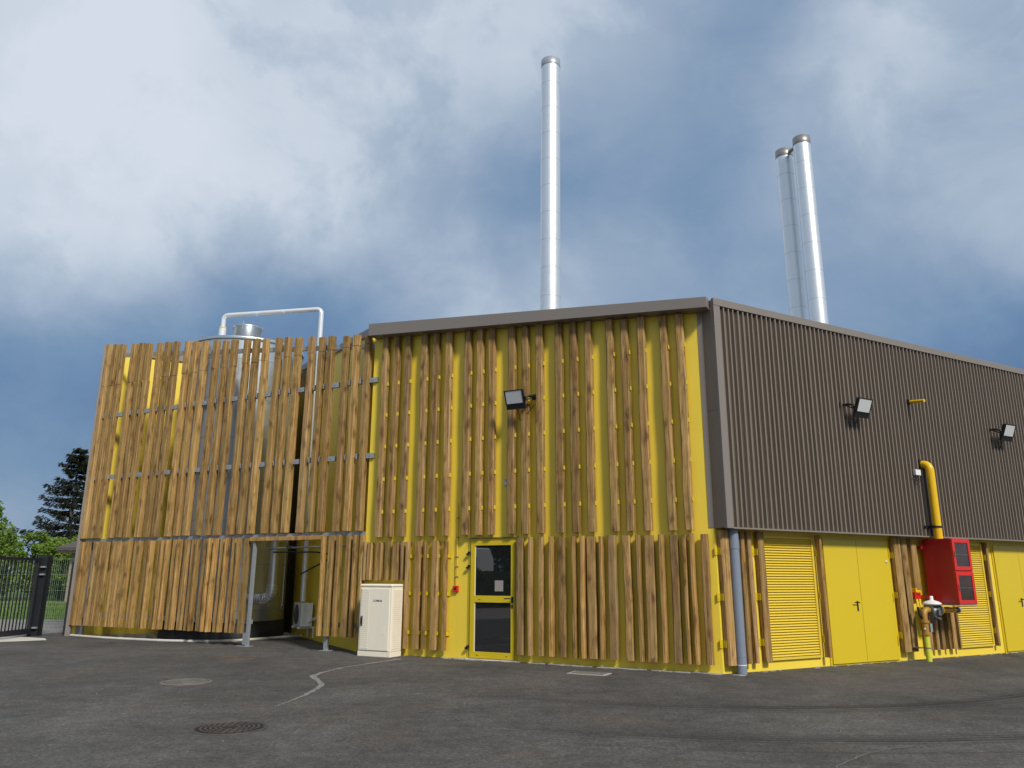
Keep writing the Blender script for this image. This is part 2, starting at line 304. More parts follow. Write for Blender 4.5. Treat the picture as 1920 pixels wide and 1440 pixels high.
    h = mathn(t, 'ADD', mathn(t, 'MULTIPLY', fine.outputs['Fac'], 0.6), mathn(t, 'MULTIPLY', fine2.outputs['Fac'], 0.4))
    bump(t, p, h, 0.6, 0.012)
    return m
M['asphalt'] = asphalt()
M['grassg'] = leafmat('grass_ground', (0.05, 0.09, 0.015), (0.10, 0.16, 0.025), (0.16, 0.21, 0.05), 0.8)
M['gravel'] = paint('pale_gravel_road', (0.22, 0.20, 0.18), 0.9, var=0.35, scale=2, bmp=0.4)
def trail():
    m, t, p = newmat('pale_cement_trail')
    c = t.nodes.new('ShaderNodeTexCoord').outputs['Object']
    n = noisen(t, c, 9, 5, 0.7)
    t.links.new(ramp(t, n.outputs['Fac'], [(0.35, (0.07, 0.066, 0.062)), (0.55, (0.24, 0.23, 0.215))]), p.inputs['Base Color'])
    p.inputs['Roughness'].default_value = 0.9
    return m
M['trail'] = trail()
M['crumb'] = paint('mortar_crumb', (0.33, 0.32, 0.29), 0.9, var=0.6, scale=9, bmp=0.4)
M['scratch'] = paint('dull_scratch', (0.12, 0.115, 0.11), 0.9, var=0.4, scale=6)
M['pale'] = paint('pale_fresh_concrete', (0.55, 0.52, 0.46), 0.85, var=0.25, scale=4, bmp=0.3)

# ------------------------------------------------------------------ helpers
WLOC = {}
def tag(o, label=None, cat=None, group=None, kind=None):
    if label: o['label'] = label
    if cat: o['category'] = cat
    if group: o['group'] = group
    if kind: o['kind'] = kind
    return o
def attach(o, parent, wl):
    WLOC[o] = Vector(wl)
    if parent is not None:
        o.parent = parent; o.location = WLOC[o] - WLOC[parent]
    else: o.location = wl
def thing(name, label, cat, loc, group=None):
    o = bpy.data.objects.new(name, None); COL.objects.link(o); o.empty_display_size = 0.2
    attach(o, None, Vector(loc)); tag(o, label, cat, group); return o
class MB:
    """collects shapes in world coordinates; build() links them as one mesh object"""
    def __init__(s): s.v = []; s.f = []; s.sm = []
    def add(s, vs, fs, smooth=False):
        n = len(s.v); s.v += [Vector(v) for v in vs]; s.f += [tuple(i + n for i in f) for f in fs]; s.sm += [smooth] * len(fs); return s
    def box(s, fr, a0, a1, o0, o1, z0, z1):
        P = [fr(a, o, z) for z in (z0, z1) for o in (o0, o1) for a in (a0, a1)]
        return s.add(P, [(0, 1, 3, 2), (4, 6, 7, 5), (0, 4, 5, 1), (2, 3, 7, 6), (0, 2, 6, 4), (1, 5, 7, 3)])
    def obox(s, c, ax, ay, az, hx, hy, hz):
        c = Vector(c); P = [c + ax * (i * hx) + ay * (j * hy) + az * (k * hz) for k in (-1, 1) for j in (-1, 1) for i in (-1, 1)]
        return s.add(P, [(0, 1, 3, 2), (4, 6, 7, 5), (0, 4, 5, 1), (2, 3, 7, 6), (0, 2, 6, 4), (1, 5, 7, 3)])
    def tube(s, pts, r, n=12, caps=True, smooth=True):
        pts = [Vector(p) for p in pts]; rs = r if isinstance(r, (list, tuple)) else [r] * len(pts)
        rings = []; prev = None
        for i, p in enumerate(pts):
            if i == 0: d = pts[1] - p
            elif i == len(pts) - 1: d = p - pts[i - 1]
            else: d = (pts[i + 1] - p).normalized() + (p - pts[i - 1]).normalized()
            d.normalize()
            a = d.orthogonal().normalized() if prev is None else (prev - d * prev.dot(d)).normalized()
            prev = a; bb = d.cross(a)
            rings.append([p + a * math.cos(2 * math.pi * k / n) * rs[i] + bb * math.sin(2 * math.pi * k / n) * rs[i] for k in range(n)])
        n0 = len(s.v)
        vs = [v for ring in rings for v in ring]
        fs = [(i * n + k, i * n + (k + 1) % n, (i + 1) * n + (k + 1) % n, (i + 1) * n + k) for i in range(len(pts) - 1) for k in range(n)]
        s.add(vs, fs, smooth)
        if caps:
            s.add(rings[0], [tuple(reversed(range(n)))]); s.add(rings[-1], [tuple(range(n))])
        return s
    def lathe(s, c, prof, n=48, smooth=True, axis=None):
        c = Vector(c)
        if axis is None: ax, ay, az = Vector((1, 0, 0)), Vector((0, 1, 0)), Vector((0, 0, 1))
        else: az = axis.normalized(); ax = az.orthogonal().normalized(); ay = az.cross(ax)
        vs = [c + ax * (r * math.cos(2 * math.pi * k / n)) + ay * (r * math.sin(2 * math.pi * k / n)) + az * z for r, z in prof for k in range(n)]
        fs = [(i * n + k, i * n + (k + 1) % n, (i + 1) * n + (k + 1) % n, (i + 1) * n + k) for i in range(len(prof) - 1) for k in range(n)]
        return s.add(vs, fs, smooth)
    def poly(s, pts, h0, h1=None):
        n = len(pts)
        if h1 is None: return s.add([(x, y, h0) for x, y in pts], [tuple(range(n))])
        return s.add([(x, y, h0) for x, y in pts] + [(x, y, h1) for x, y in pts],
                     [tuple(reversed(range(n))), tuple(range(n, 2 * n))] + [(i, (i + 1) % n, n + (i + 1) % n, n + i) for i in range(n)])
    def build(s, name, mat, parent=None, bevel=0.0, origin=None):
        xs = [v.x for v in s.v]; ys = [v.y for v in s.v]; zs = [v.z for v in s.v]
        o0 = Vector(origin) if origin is not None else Vector(((min(xs) + max(xs)) / 2, (min(ys) + max(ys)) / 2, min(zs)))
        me = bpy.data.meshes.new(name); me.from_pydata([tuple(v - o0) for v in s.v], [], s.f)
        for pl, sm in zip(me.polygons, s.sm): pl.use_smooth = sm
        bm = bmesh.new(); bm.from_mesh(me); bmesh.ops.recalc_face_normals(bm, faces=bm.faces); bm.to_mesh(me); bm.free()
        me.materials.append(mat)
        o = bpy.data.objects.new(name, me); COL.objects.link(o); attach(o, parent, o0)
        if bevel:
            md = o.modifiers.new('bevel', 'BEVEL'); md.width = bevel; md.segments = 2; md.limit_method = 'ANGLE'; md.angle_limit = rad(40)
        return o
def bend(pts, r, k=6):
    """round the inner corners of a polyline"""
    pts = [Vector(p) for p in pts]; out = [pts[0]]
    for i in range(1, len(pts) - 1):
        a = (pts[i - 1] - pts[i]).normalized(); b2 = (pts[i + 1] - pts[i]).normalized()
        p0 = pts[i] + a * r; p1 = pts[i] + b2 * r
        for j in range(k + 1):
            t_ = j / k; out.append(p0 * (1 - t_) ** 2 + pts[i] * 2 * t_ * (1 - t_) + p1 * t_ ** 2)
    out.append(pts[-1]); return out

# plan: corner A, front face runs along dF (to the left), right face along dR
AF, AR = rad(62.84), rad(61.0)
A = Vector((3.633, 13.981, 0))
dF = Vector((-math.sin(AF), math.cos(AF), 0)); nF = Vector((-math.cos(AF), -math.sin(AF), 0))
dR = Vector((math.sin(AR), math.cos(AR), 0)); nR = Vector((dR.y, -dR.x, 0)); bk = -nR
UP = Vector((0, 0, 1))
def FF(s, o, z): return A + dF * s + nF * o + UP * z
def FR(s, o, z): return A + dR * s + nR * o + UP * z
Q = A + dF * 7.744; L = A + dF * 17.54
def FQ(s, o, z): return Q + bk * s - dR * o + UP * z          # return wall inside the recess
RET = (L - Q).dot(bk); K = Q + bk * RET
def FL(s, o, z): return L + dR * s + nR * o + UP * z          # left wall of the recess
LW = (K - L).dot(dR)
def roofz(p): return 6.74 + 0.0985 * (Vector(p) - A).dot(bk)

# ------------------------------------------------------------------ setting
o = MB().poly([(-700, -700), (900, -700), (900, 900), (-700, 900)], -0.03).build('ground', M['grassg']); tag(o, kind='structure')
yard = [(-12.9, -40), (60, -40), (60, 45), (4, 45), (-12.2, 26.5), (-12.9, 22.2)]
yard = [(-13.2, -40), (60, -40), (60, 40), (-8, 40), (-13.2, 22.35)]
o = MB().poly(yard, 0.0).build('asphalt_yard', M['asphalt'], origin=(0, 0, 0)); tag(o, kind='structure')
o = MB().poly([(-90, 22.9), (-13.2, 22.4), (-9, 26.0), (-14, 30.0), (-90, 31)], -0.012).build('road', M['gravel']); tag(o, kind='structure')
o = MB().poly([(-13.2, -40), (-13.2, 22.35), (-90, 22.8), (-90, -40)], -0.016).build('side_ground', M['gravel']); tag(o, kind='structure')
o = MB().poly([(-90, 47), (-20, 47), (-20, 50.5), (-90, 50.5)], -0.01).build('path', M['gravel']); tag(o, kind='structure')

# concrete slab of the recess with a pale rounded kerb
slabpts = [(-11.85, 21.75), (-10.4, 20.85), (-8.7, 20.12), (-7.5, 19.93), (-6.9, 20.2), (-6.04, 21.39), (-5.66, 21.8), (-6.5, 24.2), (-9.6, 23.2)]
o = MB().poly(slabpts, -0.01, 0.025).build('concrete_slab', M['concrete'], bevel=0.01); tag(o, kind='structure')
kerb = MB(); kp = [Vector((x, y, 0.03)) for x, y in slabpts[:7]]
kerb.tube(bend(kp, 0.3), 0.035, 8); o = kerb.build('slab_kerb', M['pale']); tag(o, kind='structure')
o = MB().poly([(-13.15, 19.3), (-12.5, 20.0), (-11.8, 20.55), (-12.1, 21.0), (-12.7, 21.3), (-13.3, 21.5), (-13.9, 20.6)], 0.001, 0.012).build('concrete_apron', M['pale']); tag(o, kind='structure')

# pale cement trail across the asphalt
def ribbon(pts, ws, z, name, mat):
    m = MB(); pts = [Vector((x, y, z)) for x, y in pts]
    P = []; Wd = []
    for i in range(len(pts) - 1):
        for k in range(8):
            t_ = k / 8; P.append(pts[i].lerp(pts[i + 1], t_)); Wd.append(ws[i] * (1 - t_) + ws[i + 1] * t_)
    P.append(pts[-1]); Wd.append(ws[-1])
    for _ in range(3): P = [P[0]] + [(P[i - 1] + P[i] * 2 + P[i + 1]) / 4 for i in range(1, len(P) - 1)] + [P[-1]]
    vs = []
    for i, q in enumerate(P):
        d = (P[min(i + 1, len(P) - 1)] - P[max(i - 1, 0)]).normalized(); n_ = Vector((-d.y, d.x, 0))
        w = Wd[i] * random.uniform(0.75, 1.25); j = random.uniform(-0.015, 0.015)
        vs += [q + n_ * (w + j), q - n_ * (w - j)]
    m.add(vs, [(2 * i, 2 * i + 1, 2 * i + 3, 2 * i + 2) for i in range(len(P) - 1)])
    o = m.build(name, mat); tag(o, kind='structure'); return o
ribbon([(-2.2, 16.25), (-2.45, 15.8), (-3.0, 14.8), (-3.22, 14.0), (-3.28, 13.45), (-3.05, 12.95), (-2.84, 12.35), (-2.84, 11.6), (-2.88, 11.0), (-2.98, 10.4)], [.09, .05, .04, .04, .055, .05, .045, .035, .02, .006], 0.004, 'cement_trail', M['trail'])
ribbon([(2.6, 7.0), (2.95, 7.45), (3.45, 7.95), (3.95, 8.2), (4.6, 8.33)], [.008, .010, .012, .010, .006], 0.004, 'surface_scratch', M['scratch'])
# broken crust of mortar at the foot of the front wall
cr = MB()
for i in range(70):
    s = random.uniform(-0.3, 5.8); c_ = FF(s, random.uniform(0.03, 0.16), 0.003); r_ = random.uniform(0.03, 0.13)
    k = random.randint(5, 7); ph = random.random() * 6
    pts = [(c_.x + dF.x * r_ * 1.6 * math.cos(ph + a * 6.283 / k) * random.uniform(.6, 1.1) + nF.x * r_ * .5 * math.sin(ph + a * 6.283 / k), c_.y + dF.y * r_ * 1.6 * math.cos(ph + a * 6.283 / k) * random.uniform(.6, 1.1) + nF.y * r_ * .5 * math.sin(ph + a * 6.283 / k)) for a in range(k)]
    cr.poly(pts, 0.001, random.uniform(0.006, 0.016))
for i in range(40):
    s = random.uniform(0.2, 12); c_ = FR(s, random.uniform(0.03, 0.14), 0.003); r_ = random.uniform(0.015, 0.06)
    k = 6; ph = random.random() * 6
    pts = [(c_.x + dR.x * r_ * 1.6 * math.cos(ph + a * 6.283 / k) + nR.x * r_ * .5 * math.sin(ph + a * 6.283 / k), c_.y + dR.y * r_ * 1.6 * math.cos(ph + a * 6.283 / k) + nR.y * r_ * .5 * math.sin(ph + a * 6.283 / k)) for a in range(k)]
    cr.poly(pts, 0.001, random.uniform(0.005, 0.012))
o = cr.build('mortar_crumbs', M['crumb']); tag(o, 'pale crumbs of mortar along the foot of the yellow walls', 'rubble', kind='stuff')
ch = MB()
for i in range(170):
    x = random.uniform(-12, 12); y = random.uniform(6.5, 19)
    if (Vector((x, y, 0)) - A).dot(nF) < 0.2 and x < 3.6: continue
    if (Vector((x, y, 0)) - A).dot(nR) < 0.2 and x >= 3.6: continue
    r_ = random.uniform(0.004, 0.010) * (1 if random.random() < .95 else 1.9)
    k = 5; ph = random.random() * 6
    ch.poly([(x + r_ * random.uniform(.6, 1.2) * math.cos(ph + a * 6.283 / k), y + r_ * random.uniform(.6, 1.2) * math.sin(ph + a * 6.283 / k)) for a in range(k)], 0.0005, r_ * .8)
o = ch.build('stone_chips', M['trail']); tag(o, 'small pale stone chips scattered over the dark asphalt', 'gravel', kind='stuff')

# ------------------------------------------------------------------ the building
B = thing('industrial_building', 'long yellow industrial building with dark brown ribbed upper cladding and vertical wooden planks', 'building', A)
def wallprism(fr, s0, s1, o0, o1, z0, ztop):
    m = MB(); P = [fr(s, o, z0) for o in (o0, o1) for s in (s0, s1)]
    T = [fr(s, o, 0) for o in (o0, o1) for s in (s0, s1)]; T = [Vector((p.x, p.y, ztop(p))) for p in T]
    return m.add(P + T, [(0, 1, 3, 2), (4, 6, 7, 5), (0, 4, 5, 1), (2, 3, 7, 6), (0, 2, 6, 4), (1, 5, 7, 3)])
top = lambda p: roofz(p) - 0.12
wallprism(FF, 0.0, 7.744, -0.2, 0, -0.02, top).build('front_wall', M['yellow'], B)
wallprism(FQ, 0.24, RET, -0.2, 0, -0.02, top).build('recess_wall', M['yellow'], B)
wallprism(FL, 0.0, LW, -0.2, 0, -0.02, lambda p: roofz(p) - 0.06).build('recess_back_wall', M['yellow'], B)
MB().box(FR, 0.0, 16.0, -0.2, 0, -0.02, 2.60).build('side_wall', M['yellow'], B)
def FW(s, o, z): return L + bk * s - dR * o + UP * z
wallprism(FW, 0.0, 1.4, 0.01, 0.16, -0.02, lambda p: roofz(p) + 0.02).build('end_cladding', M['brown_light'], B)
wallprism(FW, -0.02, .0, 0.0, 0.15, -0.02, lambda p: roofz(p) + 0.01).build('corner_trim', M['brown_light'], B)
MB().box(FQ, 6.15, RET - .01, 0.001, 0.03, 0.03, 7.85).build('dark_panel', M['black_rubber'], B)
# flashings on the recess walls
m = wallprism(FL, -0.06, LW, -0.02, 0.05, 8.02, lambda p: roofz(p) + 0.03); m.build('wall_capping', M['brown_light'], B)
mm = MB(); a0, a1 = FQ(0.3, 0.06, 0), FQ(RET, 0.06, 0); b0, b1 = FQ(0.3, -0.1, 0), FQ(RET, -0.1, 0)
vs = []
for p in (a0, a1, b1, b0): vs += [Vector((p.x, p.y, roofz(p) - 0.14)), Vector((p.x, p.y, roofz(p) + 0.03))]
mm.add(vs, [(0, 2, 3, 1), (2, 4, 5, 3), (4, 6, 7, 5), (6, 0, 1, 7), (1, 3, 5, 7), (0, 6, 4, 2)]); mm.build('wall_capping', M['brown_light'], B)
# roof sheet
rp = [FF(0.05, -0.05, 0), FR(16, 0.25, 0), FR(16, 0.25, 0) + bk * 17, L + bk * 2.2, L + bk * 0.2, K + bk * 0.2, Q + bk * 0.3 + dR * 0.1]
mr = MB(); n_ = len(rp)
mr.add([Vector((p.x, p.y, roofz(p) - 0.10)) for p in rp] + [Vector((p.x, p.y, roofz(p) - 0.03)) for p in rp], [tuple(reversed(range(n_))), tuple(range(n_, 2 * n_))] + [(i, (i + 1) % n_, n_ + (i + 1) % n_, n_ + i) for i in range(n_)])
roof = mr.build('roof', M['roofsheet'], B)
# front fascia (projects 0.33 m, tapers slightly)
fz = lambda s: 6.735 + 0.0805 * s
m = MB(); vs = []
for s in (-0.17, 7.70):
    zt = fz(s); zb = 6.525 + 0.0695 * s
    vs += [FF(s, 0.33, zb), FF(s, 0.33, zt), FF(s, -0.02, zt + .02), FF(s, -0.02, zb)]
m.add(vs, [(0, 4, 5, 1), (1, 5, 6, 2), (2, 6, 7, 3), (3, 7, 4, 0), (0, 1, 2, 3), (4, 7, 6, 5)])
m.build('fascia', M['brown_light'], B, bevel=0.006)
# upper ribbed cladding on the side wall, projects 0.3 m
m = MB(); pts = []; s = 0.155; pat = [0.125, 0.125, 0.11, 0.14]; i = 0
while s < 15.8:
    w = pat[i % 4]; i += 1
    pts += [(s, 0.262), (s + w * 0.60, 0.262), (s + w * 0.68, 0.320), (s + w * 0.92, 0.320)]
    s += w
vs = []
for s_, o_ in pts: vs += [FR(s_, o_, 2.47), FR(s_, o_, 6.60)]
m.add(vs, [(2 * i, 2 * i + 2, 2 * i + 3, 2 * i + 1) for i in range(len(pts) - 1)])
m.build('ribbed_cladding', M['brown'], B)
MB().box(FR, 0.0, 16, 0.0, 0.262, 2.475, 6.70).build('cladding_backing', M['brown'], B)
MB().box(FR, -0.008, 16, 0.263, 0.335, 6.585, 6.73).build('fascia', M['brown_light'], B, bevel=0.006)
MB().box(FR, -0.008, 0.15, 0.263, 0.33, 2.445, 6.584).build('corner_trim', M['brown_light'], B, bevel=0.006)
MB().box(FR, 0.151, 16, 0.25, 0.325, 2.44, 2.468).build('drip_edge', M['brown_light'], B)
MB().box(FR, -0.012, -0.001, 0.0, 0.262, 2.46, 4.58).build('corner_panel', M['brown'], B)
MB().box(FR, -0.012, -0.001, 0.0, 0.262, 4.586, 6.56).build('corner_panel', M['brown'], B)
MB().box(FF, -0.01, 0.095, 0.001, 0.012, 2.47, 6.55).build('corner_trim', M['brown_light'], B)

# planks --------------------------------------------------------------
def plank_mb(fr, s0, s1, o0, o1, z0, z1, lean=None, rough=1.0):
    """one sawn board: chamfered section, slight bow, taper and wane; s runs away from the corner"""
    m = MB(); n = max(4, int((z1 - z0) / 0.22)); c_ = min(0.020, (s1 - s0) * .22)
    ph = random.random() * 6; am = random.uniform(0.001, 0.006) * rough; ln = random.uniform(-.003, .003) * rough
    rings = []
    wb = random.random() * 100
    for i in range(n + 1):
        z = z0 + (z1 - z0) * i / n
        dx = am * math.sin(ph + (z - z0) * 1.5) + ln * (z - z0)
        w1 = 0.007 * rough * noise.noise(Vector((wb, z * 1.3, 0))); w2 = 0.007 * rough * noise.noise(Vector((wb + 9, z * 1.3, 0)))
        do = 0.005 * rough * noise.noise(Vector((wb + 20, z * 0.9, 0)))
        ca = c_ * (1 + 0.9 * noise.noise(Vector((wb + 30, z * 1.1, 0)))); cb = c_ * (1 + 0.9 * noise.noise(Vector((wb + 40, z * 1.1, 0))))
        a, b_ = s0 + dx + w1, s1 + dx + w2; oo = o1 + do
        rings.append([fr(a, o0, z), fr(a, oo - ca, z), fr(a + ca, oo, z), fr(b_ - cb, oo, z), fr(b_, oo - cb, z), fr(b_, o0, z)])
    vs = [v for r_ in rings for v in r_]; k = 6
    fs = [(i * k + j, i * k + (j + 1) % k, (i + 1) * k + (j + 1) % k, (i + 1) * k + j) for i in range(n) for j in range(k)]
    fs += [tuple(range(k)), tuple(range(n * k, n * k + k))]
    return m.add(vs, fs)
def upclip(fr, s, z):
    return MB().box(fr, s - .015, s - .002, .07, .13, z - .04, z + .04)
def clipbox(fr, s, z, w=0.03, h=0.055, o0=0.004, o1=0.10):
    m = MB(); m.box(fr, s - w / 2, s + w / 2 - .003, o0, o0 + 0.008, z - h, z + h); m.box(fr, s + w / 2 - .010, s + w / 2 - 0.003, o0 + .008, o1, z - h * .75, z + h * .75); m.box(fr, s - .004, s + .006, .0, o0, z - .012, z + .012); return m

UPL = [7.429, 7.137, 6.805, 6.359, 6.043, 5.696, 5.214, 4.902, 4.601, 4.141, 3.817, 3.476, 3.045, 2.716, 2.385, 1.924, 1.608, 1.284, 0.815, 0.506]
for sl_ in UPL:
    w = random.uniform(0.148, 0.166); s1 = sl_ - .035 * (sl_ + 3.15) / 14.1; s0 = s1 - w
    zt = 6.47 + 0.0837 * sl_ + random.uniform(-.02, .02)
    p = plank_mb(FF, s0, s1, 0.045, 0.155, 2.435 + random.uniform(-.006, .006), zt, rough=0.85).build('plank', M['wood'], B)
    for z in (2.983, 3.704, 4.441, 5.17, 5.897):
        upclip(FF, s0, z).build('clip', M['yellow_soft'], p)
LOW = [(3.913, 3.735, 0), (3.667, 3.576, 1), (3.452, 3.313, 0), (3.219, 3.098, 1), (3.021, 2.842, 0), (2.745, 2.633, 1), (2.564, 2.442, 1), (2.421, 2.217, 0), (2.181, 2.078, 1), (2.006, 1.822, 0), (1.697, 1.526, 0), (1.452, 1.344, 1), (1.295, 1.095, 0), (1.019, 0.908, 1), (0.804, 0.638, 0), (0.578, 0.494, 1), (0.438, 0.346, 1), (0.246, 0.104, 0)]
for a, b_, nar in LOW:
    off = 0.15 if not nar else 0.19
    vis = 0.22 + 0.11 * a if True else 0
    t_ = (0.09 if not nar else 0.12) * (math.tan(rad(13 + 3.2 * a)) if a > 0 else .2)
    w = max(0.065, (a - b_) - t_ * 0.8)
    a -= (off - .12) * (a + 3.15) / 14.1
    plank_mb(FF, a - w, a, off - (0.09 if not nar else 0.13), off, 0.148, 2.36 + random.uniform(-.012, .012), rough=1.3).build('plank', M['wood_edge' if nar else 'wood'], B)
for a, b_, nar in [(6.553, 6.407, 1), (6.34, 6.123, 0), (6.103, 5.973, 1), (5.921, 5.69, 0), (5.607, 5.462, 1)]:
    off = 0.12 if not nar else 0.15; t_ = 0.065
    p = plank_mb(FF, b_ + t_, a, off - 0.09, off, 0.148, 2.33 + random.uniform(-.012, .012), rough=1.3).build('plank', M['wood_edge' if nar else 'wood'], B)
    for z in (0.47, 1.255, 2.02): clipbox(FF, b_ + t_ - .02, z, 0.035, 0.05).build('bracket', M['yellow_door'], p)
for a, b_ in [(7.70, 7.63), (7.595, 7.48), (7.386, 7.20), (7.117, 7.02), (6.935, 6.77), (6.71, 6.64)]:
    plank_mb(FF, b_, a, 0.03, 0.12, 1.52 + random.uniform(-.006, .006), 2.33 + random.uniform(-.012, .012)).build('plank', M['wood'], B)
# side wall planks: (start, end, projection, z0, z1)
RPL = [(0.035, 0.215, .13, .14, 2.42), (0.506, 0.606, .13, .15, 2.42), (0.68, 0.775, .13, .15, 2.42), (0.937, 1.09, .13, .16, 2.42), (2.50, 2.565, .185, .17, 2.40), (4.79, 4.99, .14, .17, 2.41), (5.04, 5.22, .135, .17, 2.41), (5.36, 5.54, .135, 1.37, 2.41), (8.05, 8.115, .125, .17, 2.40), (10.7, 10.88, .13, .17, 2.4), (11.0, 11.1, .13, .17, 2.4), (11.2, 11.38, .13, .17, 2.4)]
for i, (a, b_, o_, z0, z1) in enumerate(RPL):
    p = plank_mb(FR, a, b_, o_ - (.12 if o_ > .15 else .10), o_, z0, z1).build('plank', M['wood'], B)
    if i in (0, 3, 4, 5, 8):
        for z in (0.49, 1.27, 2.06):
            bm_ = MB(); bm_.box(FR, a - 0.075, a - 0.004, 0.002, 0.012, z - .07, z + .07); bm_.box(FR, a - 0.012, a - 0.003, 0.012, .09, z - .06, z + .06)
            bm_.tube([FR(a - .045, 0.012, z - .02), FR(a - .045, 0.02, z - .02)], .012, 8); bm_.build('bracket', M['yellow_door'], p)
for a, b_ in [(5.553, 5.70), (5.834, 5.91), (6.013, 6.12), (6.247, 6.30), (6.412, 6.53), (6.615, 6.67)]:
    plank_mb(FR, a, b_, .04, .14, .17, 1.02).build('plank', M['wood'], B)

# glazed entrance door ------------------------------------------------
D = MB()
D.box(FF, 3.94, 5.06, 0.001, 0.018, 0.0, 2.365)
door = D.build('glazed_door', M['yellow_door'], B)
fr_ = MB(); z0, z1 = 0.035, 2.31; a0, a1 = 3.985, 4.995
fr_.box(FF, a0, 4.069, .019, .05, z0, z1); fr_.box(FF, 4.90, a1, .019, .05, z0, z1)
fr_.box(FF, 4.0695, 4.8995, .019, .048, z0, .157); fr_.box(FF, 4.0695, 4.8995, .019, .048, 1.10, 1.232); fr_.box(FF, 4.0695, 4.8995, .019, .048, 2.222, z1)
fr_.build('door_frame', M['yellow_door'], door, bevel=0.003)
MB().box(FF, 4.0695, 4.8995, .019, .026, .158, 1.099).build('pane', M['glass'], door)
MB().box(FF, 4.0695, 4.8995, .019, .026, 1.233, 2.221).build('pane', M['glass'], door)
MB().box(FF, 4.25, 4.44, .0265, .029, 1.32, 1.53).build('notice', M['paper'], door)
MB().box(FF, 4.885, 4.8990, .0265, .030, 1.233, 2.221).box(FF, 4.885, 4.8990, .0265, .030, .158, 1.099).build('glazing_bead', M['white'], door)
for z in (2.07, 1.80, .235):
    MB().box(FF, 4.99, 5.055, .051, .085, z - .015, z + .035).box(FF, 5.03, 5.09, .051, .08, z - .045, z + .0).build('hinge', M['black'], door, bevel=.004)
h = MB(); h.box(FF, 4.01, 4.05, .051, .062, 1.10, 1.22); h.tube([FF(4.03, .06, 1.185), FF(4.03, .105, 1.185), FF(4.07, .11, 1.185), FF(4.19, .105, 1.18)], .011, 8)
h.build('handle', M['black'], door)
MB().tube([FF(4.035, .051, 1.055), FF(4.035, .06, 1.055)], .02, 12).box(FF, 4.02, 4.05, .051, .058, 1.0, 1.05).build('lock', M['black'], door)
MB().box(FF, 4.8, 4.84, .049, .052, .085, .095).box(FF, 4.14, 4.18, .049, .052, .085, .095).box(FF, 4.76, 4.80, .049, .052, 1.15, 1.16).build('drain_slots', M['black'], door)
MB().box(FF, 3.92, 5.08, .0, .055, 2.37, 2.385).build('door_drip', M['brown_light'], B)
MB().box(FF, 3.93, 5.07, .0, .06, 0.0, 0.02).build('door_sill', M['white'], B)

# double steel doors on the side wall --------------------------------
def double_door(s0, s1, hs):
    d = MB().box(FR, s0, s1, 0.001, 0.02, 0.0, 2.385).build('double_door', M['yellow_door'], B)
    mid = (s0 + s1) / 2
    MB().box(FR, s0 + .05, mid - .004, .021, .045, .03, 2.34).build('door_leaf', M['yellow_door'], d, bevel=.003)
    MB().box(FR, mid + .004, s1 - .05, .021, .045, .03, 2.34).build('door_leaf', M['yellow_door'], d, bevel=.003)
    h = MB(); h.box(FR, hs - .015, hs + .02, .046, .056, .98, 1.17); h.tube([FR(hs, .05, 1.14), FR(hs, .10, 1.14), FR(hs - .13, .10, 1.14)], .011, 8); h.build('handle', M['black'], d)
    for z in (2.1, 1.22, .38):
        MB().tube([FR(s1 - .045, .055, z - .09), FR(s1 - .045, .055, z + .09)], .012, 8).build('hinge', M['yellow_door'], d)
    return d
d1 = double_door(2.70, 4.74, 3.58)
MB().lathe(FR(4.60, .05, 1.93), [(0.0, 0.02), (.02, .012), (.024, 0), (.024, -.012)], 12, axis=nR).build('bell_button', M['white'], d1)
d2 = double_door(8.42, 10.46, 9.30)
def louvre(s0, s1):
    l = MB().box(FR, s0, s1, 0.001, 0.012, 0.17, 2.36).build('louvre_panel', M['yellow_soft'], B)
    f = MB(); f.box(FR, s0, s0 + .05, .013, .05, .17, 2.36); f.box(FR, s1 - .05, s1, .013, .05, .17, 2.36); f.box(FR, s0 + .0505, s1 - .0505, .013, .048, .17, .21); f.box(FR, s0 + .0505, s1 - .0505, .013, .048, 2.32, 2.36)
    f.build('louvre_frame', M['yellow_soft'], l)
    sl2 = MB(); z = .225
    while z < 2.30:
        P = [FR(s0 + .051, .014, z + .034), FR(s1 - .051, .014, z + .034), FR(s1 - .051, .043, z + .004), FR(s0 + .051, .043, z + .004), FR(s0 + .051, .014, z + .028), FR(s1 - .051, .014, z + .028), FR(s1 - .051, .041, z - .002), FR(s0 + .051, .041, z - .002)]
        sl2.add(P, [(0, 1, 2, 3), (7, 6, 5, 4), (3, 2, 6, 7), (0, 4, 5, 1)]); z += .047
    sl2.build('louvre_slats', M['yellow_soft'], l)
louvre(1.10, 2.46); louvre(6.72, 8.0)
# downpipe
dp = MB(); dp.tube([FR(.295, .15, 0.0), FR(.295, .15, 2.46)], .088, 20)
dpo = dp.build('downpipe', M['pvc'], B)
MB().tube([FR(.295, .15, 2.10), FR(.295, .15, 2.26)], .094, 20).tube([FR(.295, .15, .28), FR(.295, .15, .30)], .091, 20).build('pipe_collar', M['pvc'], dpo)
MB().tube([FR(.295, .15, .14), FR(.295, .15, .155)], .0915, 20).build('pipe_band', M['white'], dpo)

